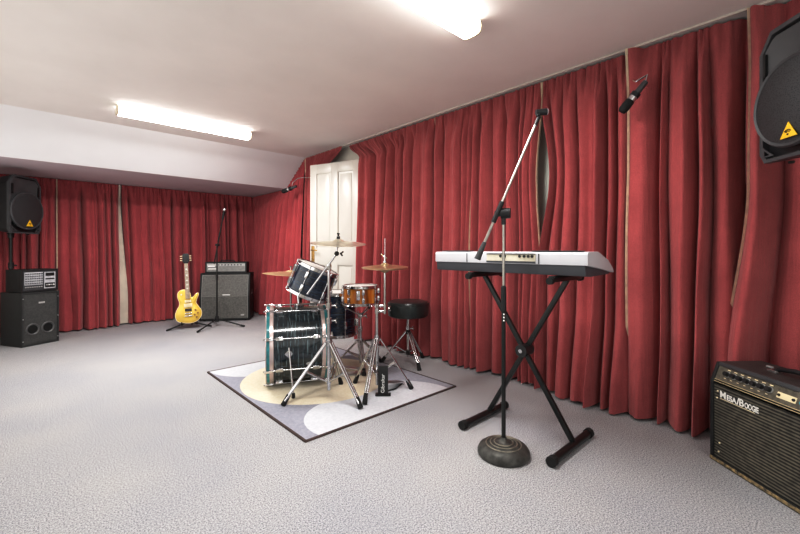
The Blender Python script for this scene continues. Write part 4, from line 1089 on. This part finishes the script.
# hi-hat
H0 = V((1.846, 2.240, 0)); UO = V((.042, -.039, 0))
t = thing('hi_hat_stand', 'chrome hi-hat stand with a black lettered pedal plate', 'cymbal stand', H0)
tripod(t, [(p[0]-H0.x, p[1]-H0.y) for p in ((1.627, 2.108), (2.071, 2.109), (1.839, 2.504))], .40, .15, .0095)
b = MB(); b.cyl((0, 0, .06), (0, 0, .64), .0125); b.build('base_tube', CHROME, t)
b = MB(); b.cyl(UO+V((0, 0, .58)), UO+V((0, 0, .89)), .0095); b.build('upper_tube', CHROME, t)
b = MB()
for z in (.60, .64):
    b.cyl(V((0, 0, z-.016)), V((0, 0, z+.016)), .019, seg=14); b.cyl(UO+V((0, 0, z-.012)), UO+V((0, 0, z+.012)), .016, seg=14); b.cyl(V((0, 0, z)), UO+V((0, 0, z)), .011, seg=10)
wing_nut(b, (-.03, -.02, .64), (-.8, -.5, 0)); wing_nut(b, UO+V((.02, -.02, .62)), (.7, -.7, 0)); b.cyl((0, 0, .64), (-.03, -.02, .64), .006, seg=8); b.build('offset_clamp', CHROME, t)
b = MB(); b.cyl(UO+V((0, 0, .885)), UO+V((0, 0, 1.135)), .0033, seg=8); b.build('pull_rod', CHROME, t)
b = MB(); b.lathe([(0, 0), (.022, 0), (.026, .012), (.012, .014), (0, .014)], 20, Matrix.Translation(UO+V((0, 0, .887)))); b.build('cymbal_seat', BLKPL, t)
b = MB(); b.cyl(UO+V((0, 0, .970)), UO+V((0, 0, 1.015)), .008); wing_nut(b, UO+V((-.016, -.012, 1.005)), (-.8, -.6, 0), 1.2); b.cyl(UO+V((0, 0, .957)), UO+V((0, 0, .970)), .014, seg=12); b.build('clutch', CHROME, t)
pm = math.radians(-43)
Mp = Matrix.Translation((-.015, -.085, RT)) @ Matrix.Rotation(pm, 4, 'Z')
b = MB(); b.box((0, 0, 0), (.072, .012, .20), bevel=.004, M=Mp @ Matrix.Translation((0, 0, .108)) @ Matrix.Rotation(math.radians(-6), 4, 'X')); pd = b.build('pedal_plate', BLKPL, t)
text_mesh('lettering', 'Gibraltar', .036, WHITEP, pd, Mp @ Matrix.Translation((-.004, -.018, .022)) @ Matrix.Rotation(math.radians(-6), 4, 'X') @ FACE @ Matrix.Rotation(PI/2, 4, 'Z') @ Matrix.Translation((0, -.014, 0)))
b = MB(); b.box((.0, .0, .006), (.11, .05, .010), bevel=.003, M=Mp); b.build('heel_plate', BLKMT, t)
b = MB(); b.box((0, 0, 0), (.26, .075, .010), bevel=.003, M=Matrix.Translation((.13, -.02, RT+.045)) @ Matrix.Rotation(math.radians(14), 4, 'Z') @ Matrix.Rotation(math.radians(14), 4, 'Y')); b.build('footboard', STEEL, t)
b = MB(); b.tube([(0, -.05, RT+.006), (.13, -.06, RT+.006), (.26, .0, RT+.006)], .005, 8); b.build('base_wire', BLKMT, t)
HH = 'pair of hi-hat cymbals'
cymbal('hi_hat_cymbal', 'lower bronze hi-hat cymbal, turned cup-down', H0+UO+V((0, 0, .912)), (0, 0, -1), .170, BRASSY, group=HH, bow=.016)
cymbal('hi_hat_cymbal', 'upper bronze hi-hat cymbal, cup-up under the clutch', H0+UO+V((0, 0, .924)), (-.03, -.02, 1), .172, BRASSY, group=HH, bow=.020)

# throne
T0 = V((2.545, 2.635, 0))
t = thing('drum_stool', 'round black vinyl drum stool with chrome tripod legs', 'stool', T0)
b = MB(); b.lathe([(0, .435), (.17, .435), (.184, .445), (.190, .47), (.191, .535), (.188, .555), (.178, .572), (.15, .580), (.08, .584), (0, .585)], 48); st_ = b.build('seat', VINYL, t)
b = MB(); b.torus(.190, .004, 56, 6, Matrix.Translation((0, 0, .553))); b.build('seat_piping', BLKPL, st_)
b = MB(); b.lathe([(0, .415), (.06, .415), (.06, .436), (0, .436)], 20); b.build('seat_mount', BLKMT, t)
b = MB(); b.cyl((0, 0, .06), (0, 0, .425), .0135); b.build('post', CHROME, t)
b = MB(); b.cyl((0, 0, .30), (0, 0, .34), .02); wing_nut(b, (.035, -.02, .32), (.8, -.5, 0)); b.cyl((0, 0, .32), (.035, -.02, .32), .006, seg=8); b.build('height_clamp', CHROME, t)
# the stool's legs stand partly on the carpet beyond the rug
for fx, fy, on in ((2.455-T0.x, 2.40-T0.y, 0), (2.765-T0.x, 2.66-T0.y, 0), (2.36-T0.x, 2.80-T0.y, 0)):
    f = V((fx, fy, 0)); d_ = f.normalized(); side = V((-d_.y, d_.x, 0)); top = d_*.022+V((0, 0, .29)); bot = f*.95+V((0, 0, .035))
    b = MB()
    for s in (-1, 1): b.cyl(top+side*s*.010, bot+side*s*.008, .007, seg=10)
    lg = b.build('leg', CHROME, t)
    zf = RT if (T0+f).x < 2.365 else 0
    b = MB(); b.cyl(top*.1+bot*.9, f+V((0, 0, zf+.002)), .015, .019, 12); b.build('rubber_foot', RUBBER, lg)
    b = MB(); b.cyl(d_*.018+V((0, 0, .10)), top*.5+bot*.5, .006, seg=8); b.build('brace', CHROME, t)
for z in (.29, .10):
    b = MB(); b.cyl((0, 0, z-.02), (0, 0, z+.02), .022, seg=14); b.build('leg_collar', BLKMT, t)

# ------------------------------------------------------------------ light
def area(name, loc, rot, sx, sy, power, col):
    l = bpy.data.lights.new(name, 'AREA'); l.shape = 'RECTANGLE'; l.size = sx; l.size_y = sy; l.energy = power; l.color = col
    o = bpy.data.objects.new(name, l); COL.objects.link(o); o.location = loc; o.rotation_euler = rot
    return o
area('fill_rear', (.6, YN+.08, 1.35), (math.radians(90), 0, 0), 2.4, 1.7, 9, (.88, .94, 1.0))  # added soft fill by the rear wall; no window is built there
area('fill_left', (XL+.06, 3.2, 1.30), (math.radians(90), 0, math.radians(-90)), 5.0, 1.2, 20, (.96, .985, 1.0))  # added fill along the solid left wall, lights the curtain folds sideways
for nm, x_, y_, p_ in (('tube_light_far', 1.15, 4.36, 42), ('tube_light_near', 1.245, 1.385, 26), ('fill_behind', .9, -.7, 10)):  # far and near serve the fixtures; the one behind is added fill without fixture
    area(nm, (x_, y_, HC-.10), (0, 0, 0), 1.3, .25, p_, (1.0, .99, .98))
w = bpy.data.worlds.new('world'); scn.world = w; w.use_nodes = True
w.node_tree.nodes['Background'].inputs['Color'].default_value = (.8, .85, .9, 1); w.node_tree.nodes['Background'].inputs['Strength'].default_value = .3

# ------------------------------------------------------------------ camera
cam = bpy.data.cameras.new('camera'); co = bpy.data.objects.new('camera', cam); COL.objects.link(co)
co.location = (0, 0, 1.05)
co.rotation_euler = (PI/2, 0, -math.atan2(365, 394))
cam.sensor_width = 36; cam.lens = 394/800*36; cam.shift_y = -17/800; cam.clip_start = .02
scn.camera = co
scn.view_settings.view_transform = 'Standard'
scn.view_settings.look = 'None'
scn.view_settings.exposure = .42
scn.view_settings.use_curve_mapping = True
cmap = scn.view_settings.curve_mapping
cc_ = cmap.curves[3]
cc_.points.new(.18, .125); cc_.points.new(.60, .63)
cmap.update()
